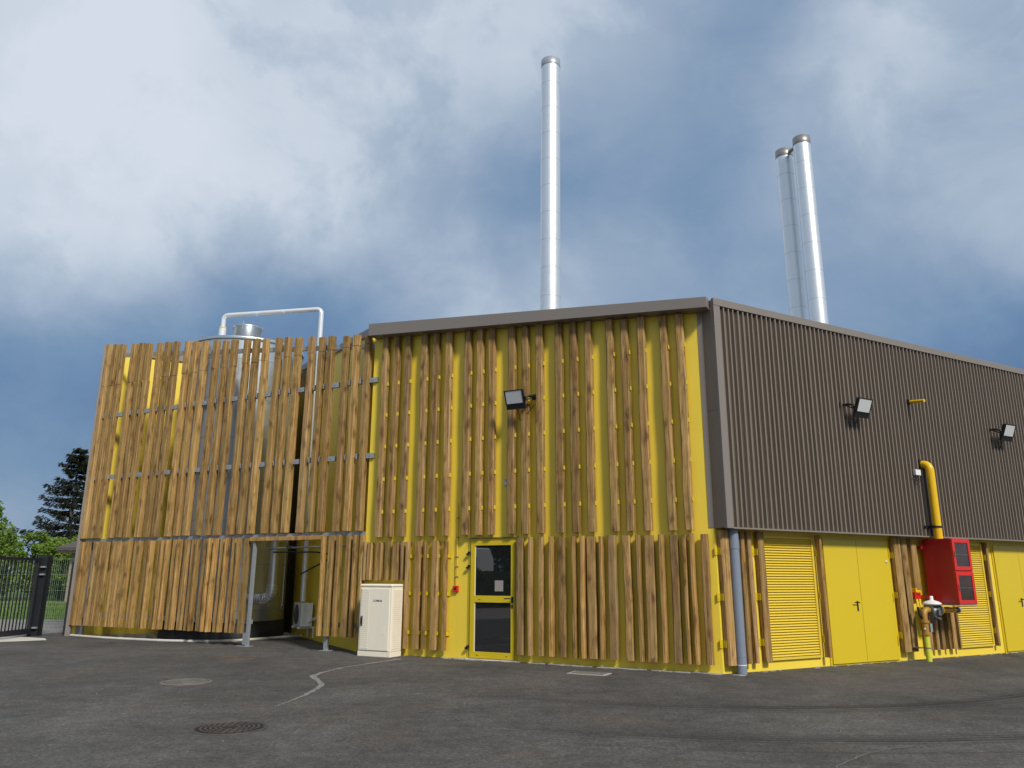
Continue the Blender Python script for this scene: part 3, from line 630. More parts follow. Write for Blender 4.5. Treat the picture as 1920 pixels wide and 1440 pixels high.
# ------------------------------------------------------------------ wooden screen in front of the recess
SC = thing('wooden_screen', 'tall open screen of vertical wooden planks on grey steel rails in front of the tank', 'screen', FF(12.6, 0, 0))
SPL = [17.568, 17.245, 16.949, 16.413, 16.094, 15.78, 15.332, 14.997, 14.666, 14.189, 13.86, 13.526, 13.073, 12.741, 12.414, 11.956, 11.623, 11.277, 10.834, 10.518, 10.181, 9.728, 9.404, 9.102, 8.633, 8.326, 7.98]
for a in SPL:
    w = random.uniform(.164, .178) if a > 10 else random.uniform(.155, .168); zt = 6.285 + .1115 * a + random.uniform(-.02, .02); off = .12
    m = plank_mb(FF, a - w, a, off - .13, off, 2.59 + random.uniform(-.006, .006), 6.945, rough=0.85)
    m2 = plank_mb(FF, a - w + random.uniform(-.006, .006), a + random.uniform(-.004, .004), off - .125, off + random.uniform(-.004, .006), 6.953, zt)
    m.add(m2.v, m2.f); m.build('plank', M['wood_screen'], SC)
LPL = [17.564, 17.316, 17.17, 16.982, 16.74, 16.522, 16.199, 15.986, 15.754, 15.482, 15.296, 15.051, 14.889, 14.607, 14.409, 14.172, 13.997, 13.823, 13.564, 13.403, 13.14, 12.898, 12.733, 12.478, 12.297, 12.136, 11.914, 11.739, 11.504, 11.349, 11.04]
def low_row(lst, z0f, z1f):
    for i in range(len(lst) - 1):
        a, b_ = lst[i], lst[i + 1]; g = a - b_; nar = g < .21
        off = .19 if nar else .10
        w = g * (.46 if nar else .64) if g < .34 else .21
        w = max(.065, min(w, .18))
        plank_mb(FF, a - w, a, off - (.13 if nar else .07), off, z0f + random.uniform(-.005, .005), z1f + random.uniform(-.012, .012)).build('plank', M['wood_screen_edge' if nar else 'wood_screen'], SC)
low_row(LPL, .29, 2.495)
for a, b_, nar in [(8.882, 8.80, 1), (8.724, 8.57, 0), (8.455, 8.35, 1), (8.233, 8.09, 0), (7.986, 7.90, 1), (7.827, 7.72, 0)]:
    off = .15 if nar else .115
    plank_mb(FF, b_, a, off - .105, off, .315, 2.495 + random.uniform(-.012, .012)).build('plank', M['wood_screen_edge' if nar else 'wood_screen'], SC)
lt = MB(); lt.box(FF, 8.89, 11.12, 0.0, .13, 2.41, 2.505); lt.build('lintel_beam', M['wood_screen_edge'], SC, bevel=.008)
def rail(s0, s1, z, zz=None, o0=-.07, o1=-.005, h=.07):
    zz = z if zz is None else zz; m = MB(); vs = []
    for s, zc in ((s0, z), (s1, zz)):
        vs += [FF(s, o0, zc - h), FF(s, o1, zc - h), FF(s, o1, zc + h), FF(s, o0, zc + h)]
    m.add(vs, [(0, 4, 5, 1), (1, 5, 6, 2), (2, 6, 7, 3), (3, 7, 4, 0), (0, 1, 2, 3), (4, 7, 6, 5)])
    return m.build('rail', M['galv'], SC)
rail(7.62, 17.50, 6.90, 7.93, h=.055); rail(7.55, 17.50, 6.068, h=.05); rail(7.55, 17.50, 4.283, h=.05); rail(7.40, 17.50, 2.535, h=.04); rail(11.0, 17.50, .55, h=.05); rail(7.75, 8.85, .55, h=.05)
for z in (6.068, 4.283):
    for i in range(0, 27, 3):
        s = SPL[i + 2] - .155 - .12
        MB().box(FF, s - .11, s + .11, -.004, .05, z - .062, z + .05).box(FF, s - .03, s + .03, .051, .056, z - .02, z + .02).build('bracket', M['galv'], SC)
    for i in range(27):
        if i % 3 == 2: continue
        s = (SPL[i] - .16 + SPL[i + 1]) / 2
        MB().box(FF, s - .022, s + .022, -.004, .07, z - .062, z + .062).build('clip', M['galv'], SC)
for s, z1 in ((17.42, 7.85),):
    p = MB(); p.box(FF, s - .075, s + .075, -.20, -.19, 0, z1); p.box(FF, s - .075, s - .065, -.19, -.08, 0, z1); p.box(FF, s + .065, s + .075, -.19, -.08, 0, z1); p.box(FF, s - .075, s + .075, -.08, -.072, 0, 2.4)
    po = p.build('post', M['galv'], SC)
    MB().box(FF, s - .16, s + .16, -.26, .02, 0.001, .014).build('base_plate', M['galv'], po)
# front upright beside the opening
p = MB(); p.box(FF, 10.96, 11.03, .02, .09, 0, 2.40); po = p.build('post', M['galv'], SC)
MB().box(FF, 11.03, 11.12, -.02, .09, 0.04, .30).build('foot_bracket', M['galv'], po)
MB().box(FF, 10.9, 11.25, -.05, .16, .001, .012).build('base_plate', M['galv'], po)
MB().box(FF, 8.64, 8.74, -.03, .03, 0, 2.45).box(FF, 8.55, 8.80, -.08, .1, .001, .012).build('post', M['galv'], SC)

# ------------------------------------------------------------------ tank
TC = Vector((-7.817, 21.843, 0)); TR = 1.566
T = thing('storage_tank', 'large round silver insulated tank standing behind the wooden screen', 'tank', TC)
MB().lathe(TC, [(TR + .03, .0), (TR + .03, .46), (TR - .05, .46)], 64).build('base_skirt', M['black_rubber'], T)
prof = [(TR, .46)]
prof += [(TR, 7.96)]
tb = MB(); tb.lathe(TC, prof, 72); tb.lathe(TC, [(TR, 7.961), (.5, 8.20), (0.001, 8.22)], 72)
tb.build('tank_shell', M['tank'], T)
sm0 = MB()
for z in (.73, 1.9, 3.0, 4.1, 5.2, 6.3, 7.4): sm0.lathe(TC, [(TR + .001, z - .008), (TR + .007, z - .006), (TR + .007, z + .006), (TR + .001, z + .008)], 72)
sm0.build('shell_bands', M['galv'], T)
sm = MB()
for k in range(14):
    a = k * 2 * math.pi / 14; n3 = Vector((math.cos(a), math.sin(a), 0)); t3 = Vector((-n3.y, n3.x, 0))
    sm.obox(TC + n3 * (TR + .004) + UP * 4.3, t3, n3, UP, .012, .006, 3.5)
sm.build('shell_seams', M['tank'], T)
rm = MB(); rm.lathe(TC, [(TR + .045, 7.95), (TR + .05, 7.99), (TR + .05, 8.03), (TR - .02, 8.04), (TR - .02, 7.95), (TR + .045, 7.95)], 72); rm.build('rim', M['tank'], T)
fc = Vector((-7.86, 21.81, 0)); rm = MB()
rm.lathe(fc, [(.40, 8.0), (.40, 8.68), (.425, 8.69), (.425, 8.74), (.405, 8.75), (.36, 8.75), (.36, 8.0)], 40)
for k in range(3):
    a = .5 + k * 2.1; rm.tube([fc + Vector((.41 * math.cos(a), .41 * math.sin(a), 8.6)), fc + Vector((.41 * math.cos(a), .41 * math.sin(a), 8.84))], .012, 6)
rm.build('top_manway', M['tank'], T)
p0 = Vector((-8.52, 21.59, 7.9)); pe = Vector((-5.52, 21.10, 9.08))
MB().tube([p0, p0 + UP * .80], .105, 20).build('pipe_sleeve', M['whitepipe'], T)
MB().tube([p0 + UP * .75, p0 + UP * .79], .107, 20).build('sleeve_tape', M['gaspipe'], T)
vp = MB(); vp.tube(bend([p0 + UP * .6, Vector((p0.x, p0.y, 9.06)), pe + UP * .02, Vector((-5.50, 21.10, .95))], .16), .068, 16)
vp.build('overflow_pipe', M['whitepipe'], T)
for q in (.35, .62):
    c = Vector((p0.x, p0.y, 9.06)).lerp(pe, q)
    MB().tube([c - (pe - p0).normalized() * .0 + Vector((-.03, 0, 0)), c + Vector((.03, 0, 0))], .073, 14).build('pipe_joint', M['whitepipe'], T)
# insulated pipe entering the tank
dc = Vector((-6.13, 20.42, 0)); tg = (TC - dc).normalized()
left = (dF * .8 + bk * .35).normalized()
ent = Vector((-6.93, 20.62, 1.03))
d_ = MB(); d_.tube([dc + UP * 1.32, dc + UP * 6.4], .112, 20)
dto = d_.build('insulated_pipe', M['tank'], T)
el = MB(); path = [dc + UP * 1.33, dc + UP * 1.03, ent + Vector((-.25, .35, 0))]
pp = bend([dc + UP * 1.34, dc + UP * 1.03, dc + UP * 1.03 + (ent - dc - UP * 1.03).normalized() * .5, TC + (ent - TC - UP * 1.03).normalized() * (TR - .05) * 1.0 + UP * 1.03], .25, 6)
el.tube(pp, .135, 20, smooth=True); el.build('pipe_elbow', M['tank'], T)
rg = MB()
for i in range(1, len(pp) - 1, 1):
    d3 = (pp[i + 1] - pp[i - 1]).normalized(); rg.tube([pp[i] - d3 * .006, pp[i] + d3 * .006], .141, 20)
rg.build('elbow_seams', M['steel'], T)
MB().tube([dc + UP * 2.28, dc + UP * 2.30], .12, 20).tube([dc + UP * 1.36, dc + UP * 1.38], .12, 20).build('pipe_bands', M['steel'], T)
# conduit and cable running through the opening
cb = thing('cable_conduit', 'thin grey conduit with black cable crossing the dark opening in the screen', 'conduit', FF(10.0, -.5, 2.3))
MB().tube([FF(11.2, -.5, 2.24), FF(10.5, -.5, 2.27), FF(7.9, -.5, 2.30)], .022, 10).build('conduit', M['galv'], cb)
MB().box(FF, 10.35, 10.5, -.53, -.46, 2.25, 2.32).build('junction_box', M['cast'], cb)
MB().tube(bend([FF(10.95, -.52, 2.17), FF(9.6, -.55, 2.16), FF(9.3, -.9, 2.1), Vector((-5.55, 20.9, 1.65))], .12), .018, 8).build('cable', M['black_rubber'], cb)

# outdoor air conditioner unit on the return wall
AC = thing('air_conditioner', 'grey white outdoor air conditioner on brackets inside the opening of the screen', 'air conditioner', FQ(4.1, .2, .25))
MB().box(FQ, 3.75, 4.50, .07, .37, .34, .92).build('casing', M['white'], AC, bevel=.012)
g = MB(); gc = FQ(4.2, .371, .63)
for k in range(7):
    r_ = .04 + k * .033; g.lathe(gc, [(r_, 0), (r_ + .006, .006), (r_ + .012, 0)], 28, axis=-dR)
for k in range(12):
    a = k * math.pi / 6; v_ = bk * math.cos(a) + UP * math.sin(a); g.tube([gc - dR * .008 + v_ * .03, gc - dR * .008 + v_ * .245], .003, 5)
g.build('fan_grille', M['cast'], AC)
MB().lathe(gc - (-dR) * .001, [(0.001, 0.0005), (.25, .0005)], 28, axis=-dR).build('fan_opening', M['black'], AC)
MB().box(FQ, 3.735, 3.749, .16, .27, .72, .86).build('service_cover', M['white'], AC, bevel=.003)
bkt = MB()
for s in (3.85, 4.4): bkt.box(FQ, s - .02, s + .02, .0, .42, .29, .335); bkt.box(FQ, s - .02, s + .02, .0, .02, .05, .289)
bkt.build('support_bracket', M['white'], AC)
MB().tube(bend([FQ(3.76, .12, .50), FQ(3.55, .1, .55), FQ(3.3, .02, .62)], .08), .014, 8).tube(bend([FQ(3.76, .16, .44), FQ(3.55, .13, .50), FQ(3.3, .02, .57)], .08), .014, 8).build('refrigerant_pipe', M['white'], AC)

# ------------------------------------------------------------------ chimneys
def chimney(c, r_, zt, label, group=None, capmat='capgrey', capr=.006, tilt=0.0, rings=True):
    t = thing('steel_chimney', label, 'chimney', (c[0], c[1], 7.2), group)
    m = MB(); prof = [(r_, 7.2)]
    z = zt - 1.0
    zs = []
    while z > 7.4: zs.append(z); z -= 1.0
    prof += [(r_, zt - .27)]
    m.lathe((c[0], c[1], 0), prof, 48); m.build('flue', M['steel'], t)
    gm = MB()
    for z in zs: gm.lathe((c[0], c[1], 0), [(r_ + .0005, z - .006), (r_ + .002, z - .005), (r_ + .002, z + .005), (r_ + .0005, z + .006)], 48)
    gm.build('flue_seams', M['seam'], t)
    cp = MB(); cp.lathe((c[0], c[1], 0), [(r_ - .05, zt - .5), (r_ + capr, zt - .27), (r_ + capr + .004, zt - .26), (r_ + capr, zt), (r_ - .06, zt + .01), (r_ - .06, zt - .5)], 48)
    cp.build('flue_cap', M[capmat], t)
    return t
c1 = chimney((1.225, 24.0), .335, 19.55, 'single tall silver chimney rising above the front fascia of the yellow building', capmat='galv')
c1.rotation_euler = (0, rad(0.55), 0)
c2 = chimney((9.75, 24.85), .285, 16.50, 'shorter looking left one of the paired silver chimneys, behind and joined to the other', 'paired chimneys on the right')
c3 = chimney((10.07, 24.0), .285, 16.50, 'right and nearer one of the paired silver chimneys above the ribbed brown wall', 'paired chimneys on the right')
MB().tube([Vector((9.78, 24.75, 16.33)), Vector((10.04, 24.1, 16.33))], .06, 8).build('link_bracket', M['capgrey'], c3)

# ------------------------------------------------------------------ floodlights
def floodlight(label, fr, out, along, s, z, mount_s, group, tilt=48):
    t = thing('floodlight', label, 'floodlight', fr(s, .3, z), group)
    base_o = .3 if fr is FR else .14
    c = fr(s, base_o + .27, z)
    ct, st = math.cos(rad(tilt)), math.sin(rad(tilt))
    nrm = (out * st - UP * ct).normalized() if False else (out * math.sin(rad(90 - tilt * .45)) - UP * math.cos(rad(90 - tilt * .45))).normalized()
    upv = nrm.cross(along).normalized()
    if upv.z < 0: upv = -upv
    MB().obox(c, along, upv, nrm, .215, .20, .028).build('housing', M['black'], t, bevel=.012)
    rm = MB(); yc = upv * .055
    fo = c + nrm * .033 + yc
    rm.obox(fo + upv * .140, along, upv, nrm, .212, .010, .006); rm.obox(fo - upv * .140, along, upv, nrm, .212, .010, .006)
    rm.obox(fo + along * .198, along, upv, nrm, .014, .129, .006); rm.obox(fo - along * .198, along, upv, nrm, .014, .129, .006)
    rm.build('bezel', M['black'], t)
    MB().obox(fo - nrm * .001, along, upv, nrm, .184, .129, .003).build('lens', M['lens'], t)
    fins = MB()
    for k in range(9): fins.obox(c - nrm * .045 + along * (-.16 + k * .04), along, upv, nrm, .004, .17, .016)
    fins.build('cooling_fins', M['black'], t)
    a = MB(); mp = fr(mount_s, base_o - .02, z + .08); sgn = 1 if (mp - c).dot(along) > 0 else -1
    side = c + along * sgn * .235
    a.tube(bend([mp, mp + out * .16, side + out * .0 + UP * .03, side - along * sgn * .01], .05, 3), .024, 8)
    a.tube([mp + UP * .05, mp + out * .12 - UP * .03, side - UP * .04], .014, 6)
    a.obox(side, along, upv, nrm, .008, .05, .03); a.obox(c - nrm * .03 - along * sgn * .0, along, upv, nrm, .24, .018, .006); a.obox(mp, along, UP, out, .05, .06, .012)
    a.build('mounting_arm', M['black'], t)
    cbl = MB(); cbl.tube(bend([c - nrm * .03 - upv * .15, c - nrm * .08 - upv * .3, fr(s - .02 * sgn, base_o + .01, z - .42), fr(mount_s, base_o, z - .1)], .08), .008, 6); cbl.build('cable', M['black'], t)
    return t
floodlight('black square floodlight with pale lens on the planks above the glazed door', FF, nF, dF, 3.80, 5.12, 3.50, 'floodlights on the walls')
floodlight('black floodlight on the ribbed cladding above the double yellow door', FR, nR, dR, 3.66, 4.95, 3.40, 'floodlights on the walls')
floodlight('black floodlight at the far right end of the ribbed cladding', FR, nR, dR, 8.80, 4.92, 8.54, 'floodlights on the walls')

# ------------------------------------------------------------------ small wall fittings
st_ = thing('vent_stub', 'short yellow pipe stub sticking out of the ribbed cladding between two floodlights', 'pipe', FR(5.58, .3, 5.34))
MB().tube([FR(5.58, .36, 5.335), FR(5.58, .68, 5.30)], .035, 12).build('pipe', M['gaspipe'], st_)
MB().obox(FR(5.58, .30, 5.345), dR, UP, nR, .05, .045, .05).build('pipe_collar', M['black_rubber'], st_)
gp = thing('gas_pipe', 'bright yellow gas pipe bending out of the cladding down into the red cabinet', 'pipe', FR(5.80, .47, 2.4))
MB().tube(bend([FR(5.80, .26, 3.985), FR(5.80, .47, 3.985), FR(5.80, .47, 2.40)], .17, 8), .082, 20).build('pipe', M['gaspipe'], gp)
MB().obox(FR(5.80, .305, 3.985), dR, UP, nR, .10, .10, .015).build('wall_opening', M['black_rubber'], gp)
b_ = MB(); b_.box(FR, 5.60, 5.82, .31, .335, 2.62, 2.68); b_.box(FR, 5.69, 5.72, .336, .47, 2.62, 2.68); b_.tube([FR(5.80, .47, 2.63), FR(5.80, .47, 2.67)], .092, 20); b_.build('pipe_clamp', M['black'], gp)
wb_ = thing('junction_box', 'small white junction box with curled black cable left of the yellow gas pipe', 'box', FR(5.53, .31, 3.77))
MB().box(FR, 5.45, 5.62, .309, .375, 3.73, 3.85).build('box', M['white'], wb_, bevel=.006)
MB().tube(bend([FR(5.50, .34, 3.73), FR(5.49, .36, 3.62), FR(5.40, .34, 3.63), FR(5.38, .31, 3.68)], .04), .012, 8).tube(bend([FR(5.56, .34, 3.73), FR(5.56, .36, 3.60), FR(5.46, .37, 3.56), FR(5.42, .31, 3.60)], .04), .012, 8).build('cable', M['black'], wb_)
sb = thing('sensor_box', 'small light grey box on the yellow wall above the left edge of the glazed door', 'box', FF(4.19, .0, 3.42))
MB().box(FF, 4.16, 4.23, .001, .05, 3.42, 3.56).build('box', M['galv'], sb, bevel=.005)
MB().box(FF, 4.175, 4.215, .0505, .056, 3.44, 3.50).build('cover', M['white'], sb)
cp_ = thing('fire_call_point', 'red fire call point on the yellow wall left of the glazed door', 'alarm', FF(5.35, 0, 1.36))
MB().box(FF, 5.29, 5.41, .001, .06, 1.30, 1.42).build('housing', M['redbright'], cp_, bevel=.008)
MB().tube([FF(5.35, .055, 1.362), FF(5.35, .064, 1.362)], .028, 16).build('button', M['black'], cp_)
MB().tube([FF(5.335, .03, 1.42), FF(5.335, .03, 3.12)], .011, 8).tube([FF(5.37, .02, 1.42), FF(5.37, .02, 2.35)], .009, 8).build('conduit', M['yellow_soft'], cp_)
cl_ = MB()
for z in (1.6, 1.8, 2.0, 2.4, 2.8): cl_.box(FF, 5.315, 5.355, .002, .045, z - .01, z + .01)
cl_.build('conduit_clips', M['cast'], cp_)

# cream electrical cabinet
CB = thing('electrical_cabinet', 'cream ribbed electrical cabinet standing on the asphalt in front of the planks', 'cabinet', FF(6.98, .34, 0))
MB().box(FF, 6.58, 7.40, .14, .53, .10, 1.38).build('body', M['cream'], CB, bevel=.015)
MB().box(FF, 6.578, 7.402, .138, .532, 0.0, .098).build('plinth', M['cream'], CB, bevel=.005)
MB().box(FF, 6.572, 7.408, .132, .546, 1.382, 1.445).build('lid', M['cream'], CB, bevel=.03)
dr = MB().box(FF, 6.63, 7.36, .531, .545, .125, 1.355).build('door', M['cream'], CB, bevel=.004)
rb = MB()
for i in range(29):
    z = .16 + i * .041
    rb.box(FF, 7.15, 7.34, .5455, .550, z, z + .022)
rb.build('door_ribs', M['cream'], dr)
rs = MB()
for i in range(29):
    z = .16 + i * .041
    rs.box(FF, 6.572, 6.5795, .20, .47, z, z + .022)
rs.build('side_ribs', M['cream'], CB)
MB().box(FF, 7.29, 7.34, .551, .562, .60, .80).build('handle', M['cast'], dr, bevel=.01)
MB().box(FF, 7.295, 7.335, .5625, .574, .64, .76).build('handle_grip', M['black'], dr, bevel=.004)
MB().box(FF, 6.72, 6.83, .5455, .5475, .44, .60).build('label_plate', M['cream'], dr)
MB().box(FF, 7.31, 7.36, .5455, .5475, 1.31, 1.325).build('small_mark', M['cast'], dr)
cu = bpy.data.curves.new('nameplate_text', 'FONT'); cu.body = 'COMRAE'; cu.size = .055; cu.extrude = .001; cu.align_x = 'CENTER'; cu.offset = .001
tmp = bpy.data.objects.new('tmp_text', cu); COL.objects.link(tmp); bpy.context.view_layer.update()
me = bpy.data.meshes.new_from_object(tmp); COL.objects.unlink(tmp); bpy.data.objects.remove(tmp)
me.name = 'nameplate_text'; me.materials.clear(); me.materials.append(M['cast'])
to = bpy.data.objects.new('nameplate_text', me); COL.objects.link(to)
c_ = FF(6.93, .5475, 1.09); mtx = Matrix((( -dF.x, 0, nF.x), (-dF.y, 0, nF.y), (0, 1, 0))).to_4x4()
attach(to, dr, c_); to.rotation_euler = mtx.to_euler()

# red gas cabinet
RC = thing('gas_cabinet', 'deep red metal gas cabinet with two windowed doors hung on the side wall', 'cabinet', FR(6.03, .4, 1.1))
MB().box(FR, 5.72, 6.33, .142, .76, 1.09, 2.405).build('body', M['red'], RC, bevel=.006)
def reddoor(z0, z1):
    f = MB(); f.box(FR, 5.725, 5.80, .762, .785, z0, z1); f.box(FR, 6.25, 6.325, .762, .785, z0, z1); f.box(FR, 5.8005, 6.2495, .762, .783, z0, z0 + .075); f.box(FR, 5.8005, 6.2495, .762, .783, z1 - .075, z1)
    d = f.build('cabinet_door', M['redbright'], RC, bevel=.003)
    MB().box(FR, 5.8008, 6.2492, .763, .772, z0 + .0755, z1 - .0755).build('pane', M['smoked'], d)
    MB().box(FR, 5.801, 6.249, .7725, .775, (z0 + z1) / 2 - .004, (z0 + z1) / 2 + .004).build('wire', M['cast'], d)
    MB().box(FR, 5.75, 5.775, .786, .80, (z0 + z1) / 2 - .05, (z0 + z1) / 2 + .06).build('latch', M['cast'], d)
reddoor(1.765, 2.395); reddoor(1.10, 1.735)
MB().box(FR, 5.72, 6.33, .142, .775, 1.07, 1.0885).build('bottom_edge', M['galv'], RC)
MB().box(FR, 5.66, 5.72, .0, .14, 1.2, 1.26).box(FR, 5.66, 5.72, .0, .14, 2.2, 2.26).box(FR, 6.0, 6.1, .0, .141, 1.3, 2.2).build('wall_bracket', M['red'], RC)
# small red fire service box
FBX = thing('fire_box', 'small bright red box with yellow tag beside the red gas cabinet', 'box', FR(5.40, .1, 1.18))
MB().box(FR, 5.30, 5.50, .002, .12, 1.19, 1.32).build('box', M['redbright'], FBX, bevel=.006)
MB().box(FR, 5.33, 5.47, .04, .13, 1.325, 1.40).build('tag', M['gaspipe'], FBX, bevel=.004)
MB().tube(bend([FR(5.49, .06, 1.19), FR(5.52, .06, 1.0), FR(5.55, .06, .85)], .04), .012, 8).build('conduit', M['yellow_soft'], FBX)
MB().box(FR, 5.34, 5.46, .1205, .125, 1.27, 1.285).build('seal', M['black'], FBX)
# gas regulator
RG = thing('gas_regulator', 'gas regulator with white disc top and lime yellow riser below the red cabinet', 'regulator', FR(5.17, .35, 0))
MB().tube([FR(5.17, .35, 0.0), FR(5.17, .35, .50)], .055, 18).build('riser_pipe', M['lime'], RG)
MB().tube([FR(5.17, .35, .245), FR(5.17, .35, .265)], .06, 18).box(FR, 5.0, 5.17, .02, .30, .245, .262).build('riser_clamp', M['cast'], RG)
v_ = MB(); v_.tube([FR(5.17, .35, .50), FR(5.17, .35, .54)], .085, 16); v_.tube([FR(5.17, .35, .54), FR(5.17, .35, .74)], [.06, .065], 16); v_.tube([FR(5.17, .35, .74), FR(5.17, .35, .78)], .085, 16)
v_.build('shutoff_valve', M['rust'], RG)
MB().box(FR, 5.26, 5.33, .30, .40, .56, .72).tube([FR(5.17, .35, .64), FR(5.08, .40, .64), FR(5.0, .45, .62)], .012, 8).lathe(FR(4.99, .455, .62), [(0.001, -.02), (.028, -.01), (.028, .01), (.001, .02)], 12, axis=nR).build('valve_lever', M['galv'], RG)
hd = MB(); hd.tube(bend([FR(5.05, .32, 1.04), FR(5.07, .34, .84), FR(5.30, .35, .82)], .06), .028, 8); hd.build('bracket_arm', M['black'], RG)
MB().tube(bend([FR(5.17, .35, .78), FR(5.17, .35, .98), FR(5.34, .35, .98)], .12), .062, 16).build('inlet_elbow', M['rust'], RG)
bd = MB(); bd.lathe(FR(5.48, .35, .86), [(.001, -.14), (.045, -.13), (.05, -.02), (.075, 0), (.095, .03), (.11, .08), (.10, .15), (.07, .18), (.06, .22)], 20)
bd.tube([FR(5.34, .35, .98), FR(5.66, .35, .98)], .075, 16); bd.tube([FR(5.62, .35, .98), FR(5.645, .35, .98)], .12, 16); bd.tube([FR(5.33, .35, .98), FR(5.355, .35, .98)], .11, 16)
bd.box(FR, 5.44, 5.52, .40, .50, .88, .98); bd.tube([FR(5.40, .42, .86), FR(5.58, .42, .80)], .03, 10); bd.build('regulator_body', M['cast'], RG)
MB().lathe(FR(5.48, .35, 1.10), [(.001, -.035), (.15, -.028), (.178, -.012), (.182, .0), (.178, .01), (.13, .045), (.05, .07), (.035, .08), (.033, .15), (.001, .155)], 32).build('diaphragm_cap', M['white'], RG)
MB().tube([FR(5.665, .35, .98), FR(5.68, .35, .98)], .12, 16).tube([FR(5.68, .35, .98), FR(5.80, .35, .965), FR(6.22, .35, .965)], [.08, .052, .05], 16).build('outlet_pipe', M['orange'], RG)
MB().tube([FR(6.22, .35, .965), FR(6.30, .35, .965)], .03, 12).tube([FR(6.30, .35, .965), FR(6.36, .35, .965)], .06, 12).build('outlet_plug', M['galv'], RG)

# ------------------------------------------------------------------ covers in the yard
def cover(c, r_, label, mats, rings=5, group='round covers in the asphalt'):
    t = thing('manhole_cover', label, 'manhole cover', (c[0], c[1], 0), group)
    MB().lathe((c[0], c[1], 0), [(r_ + .05, .002), (r_ + .045, .010), (r_ + .01, .010), (r_ + .01, .002)], 48).build('frame', M[mats], t)
    MB().lathe((c[0], c[1], 0), [(r_, .001), (r_, .005), (0.001, .005)], 48).build('plate', M['iron_gap'] if mats == 'iron' else M[mats], t)
    p = MB()
    for k in range(rings):
        ra = r_ * (.25 + .72 * k / rings); rb_ = ra + r_ * .07
        nseg = 8 + 4 * k
        for j in range(nseg):
            a0 = 2 * math.pi * j / nseg; a1 = a0 + 2 * math.pi / nseg * .72; vs = []
            for a in (a0, (a0 + a1) / 2, a1):
                for q in (ra, rb_): vs += [(c[0] + q * math.cos(a), c[1] + q * math.sin(a), .0052), (c[0] + q * math.cos(a), c[1] + q * math.sin(a), .013)]
            p.add(vs, [(1, 3, 7, 5), (5, 7, 11, 9), (0, 1, 5, 4), (4, 5, 9, 8), (2, 6, 7, 3), (6, 10, 11, 7), (0, 2, 3, 1), (8, 9, 11, 10)])
    p.build('tread_pattern', M[mats], t)
cover((-3.04, 8.99), .35, 'dark iron manhole cover with ring pattern nearest the viewer', 'iron')
cover((-5.03, 12.69), .33, 'pale dusty round cover behind the dark iron one', 'dusty_iron')
cover((-5.50, 16.25), .33, 'reddish dusty round cover near the opening in the screen', 'red_dust')
hc = thing('inspection_hatch', 'rectangular concrete inspection hatch set in asphalt before the front wall', 'hatch', (1.34, 13.98, 0))
def FH(s, o, z): return Vector((1.34, 13.95, 0)) + dF * s + nF * o + UP * z
MB().box(FH, -.34, .34, -.19, .19, .001, .012).build('frame', M['concrete'], hc)
MB().box(FH, -.29, .29, -.14, .14, .0125, .017).build('lid', M['dusty_iron'], hc)

# ------------------------------------------------------------------ gate and fences, left
GT = thing('metal_gate', 'open dark anthracite metal gate leaf with vertical bars and thick post', 'gate', (-12.95, 21.9, 0))
gx, gy = -12.95, 21.95
MB().box(lambda s, o, z: Vector((gx + s, gy + o, z)), -.13, .13, -.13, .13, 0, 2.12).build('gate_post', M['anthracite'], GT, bevel=.006)
gd = Vector((.02, -1, 0)).normalized(); gn = Vector((1, .02, 0)); g0 = Vector((gx - .02, gy - .2, 0))
def FG(s, o, z): return g0 + gd * s + gn * o + UP * z
MB().box(FG, 0, .10, -.04, .04, .06, 2.06).build('leaf_frame', M['anthracite'], GT)
MB().box(FG, .101, 3.4, -.035, .035, 1.98, 2.05).build('top_rail', M['anthracite'], GT)
MB().box(FG, .101, 3.4, -.035, .035, .07, .21).build('bottom_rail', M['anthracite'], GT)
for k in range(26):
    s = .20 + k * .15; MB().box(FG, s, s + .028, -.012, .012, .211, 1.979).build('bar', M['anthracite'], GT)
for z in (1.62, 1.82, .22):
    MB().obox((gx + .04, gy - .17, z), Vector((1, 0, 0)), Vector((0, 1, 0)), UP, .10, .04, .02).build('hinge', M['galv'], GT)
def mesh_fence(name, label, p0, p1, h, mat, post_at, step=.055, hstep=.2, wire=.003, group=None):
    p0 = Vector(p0); p1 = Vector(p1); d = (p1 - p0); Ln = d.length; d.normalize(); n3 = Vector((-d.y, d.x, 0))
    t = thing(name, label, 'fence', p0, group)
    m = MB(); k = int(Ln / step)
    for i in range(k + 1): m.obox(p0 + d * (i * Ln / k) + UP * (h / 2 + .03), d, n3, UP, wire, wire, h / 2 - .02)
    nz = int(h / hstep)
    for j in range(nz + 1):
        m.obox(p0 + d * (Ln / 2) + UP * (.06 + j * (h - .08) / nz), d, n3, UP, Ln / 2, wire * 1.3, wire * 1.3)
    m.build('wire_panel', mat, t)
    for q in post_at:
        m = MB(); m.obox(p0 + d * q + UP * (h / 2 + .02), d, n3, UP, .03, .03, h / 2 + .02); m.build('fence_post', mat, t)
    return t
mesh_fence('mesh_fence', 'short dark rigid mesh panel between gate post and wooden screen', (-12.82, 22.0, 0), (-12.33, 22.26, 0), 1.93, M['anthracite'], [.55], .03, .15, .0022)
mesh_fence('mesh_fence', 'long light green wire fence behind the gate', (-45, 28.5, 0), (-13.2, 26.9, 0), 2.16, M['greenwire'], [i * 2.5 for i in range(11)], .07, .54, .0028)

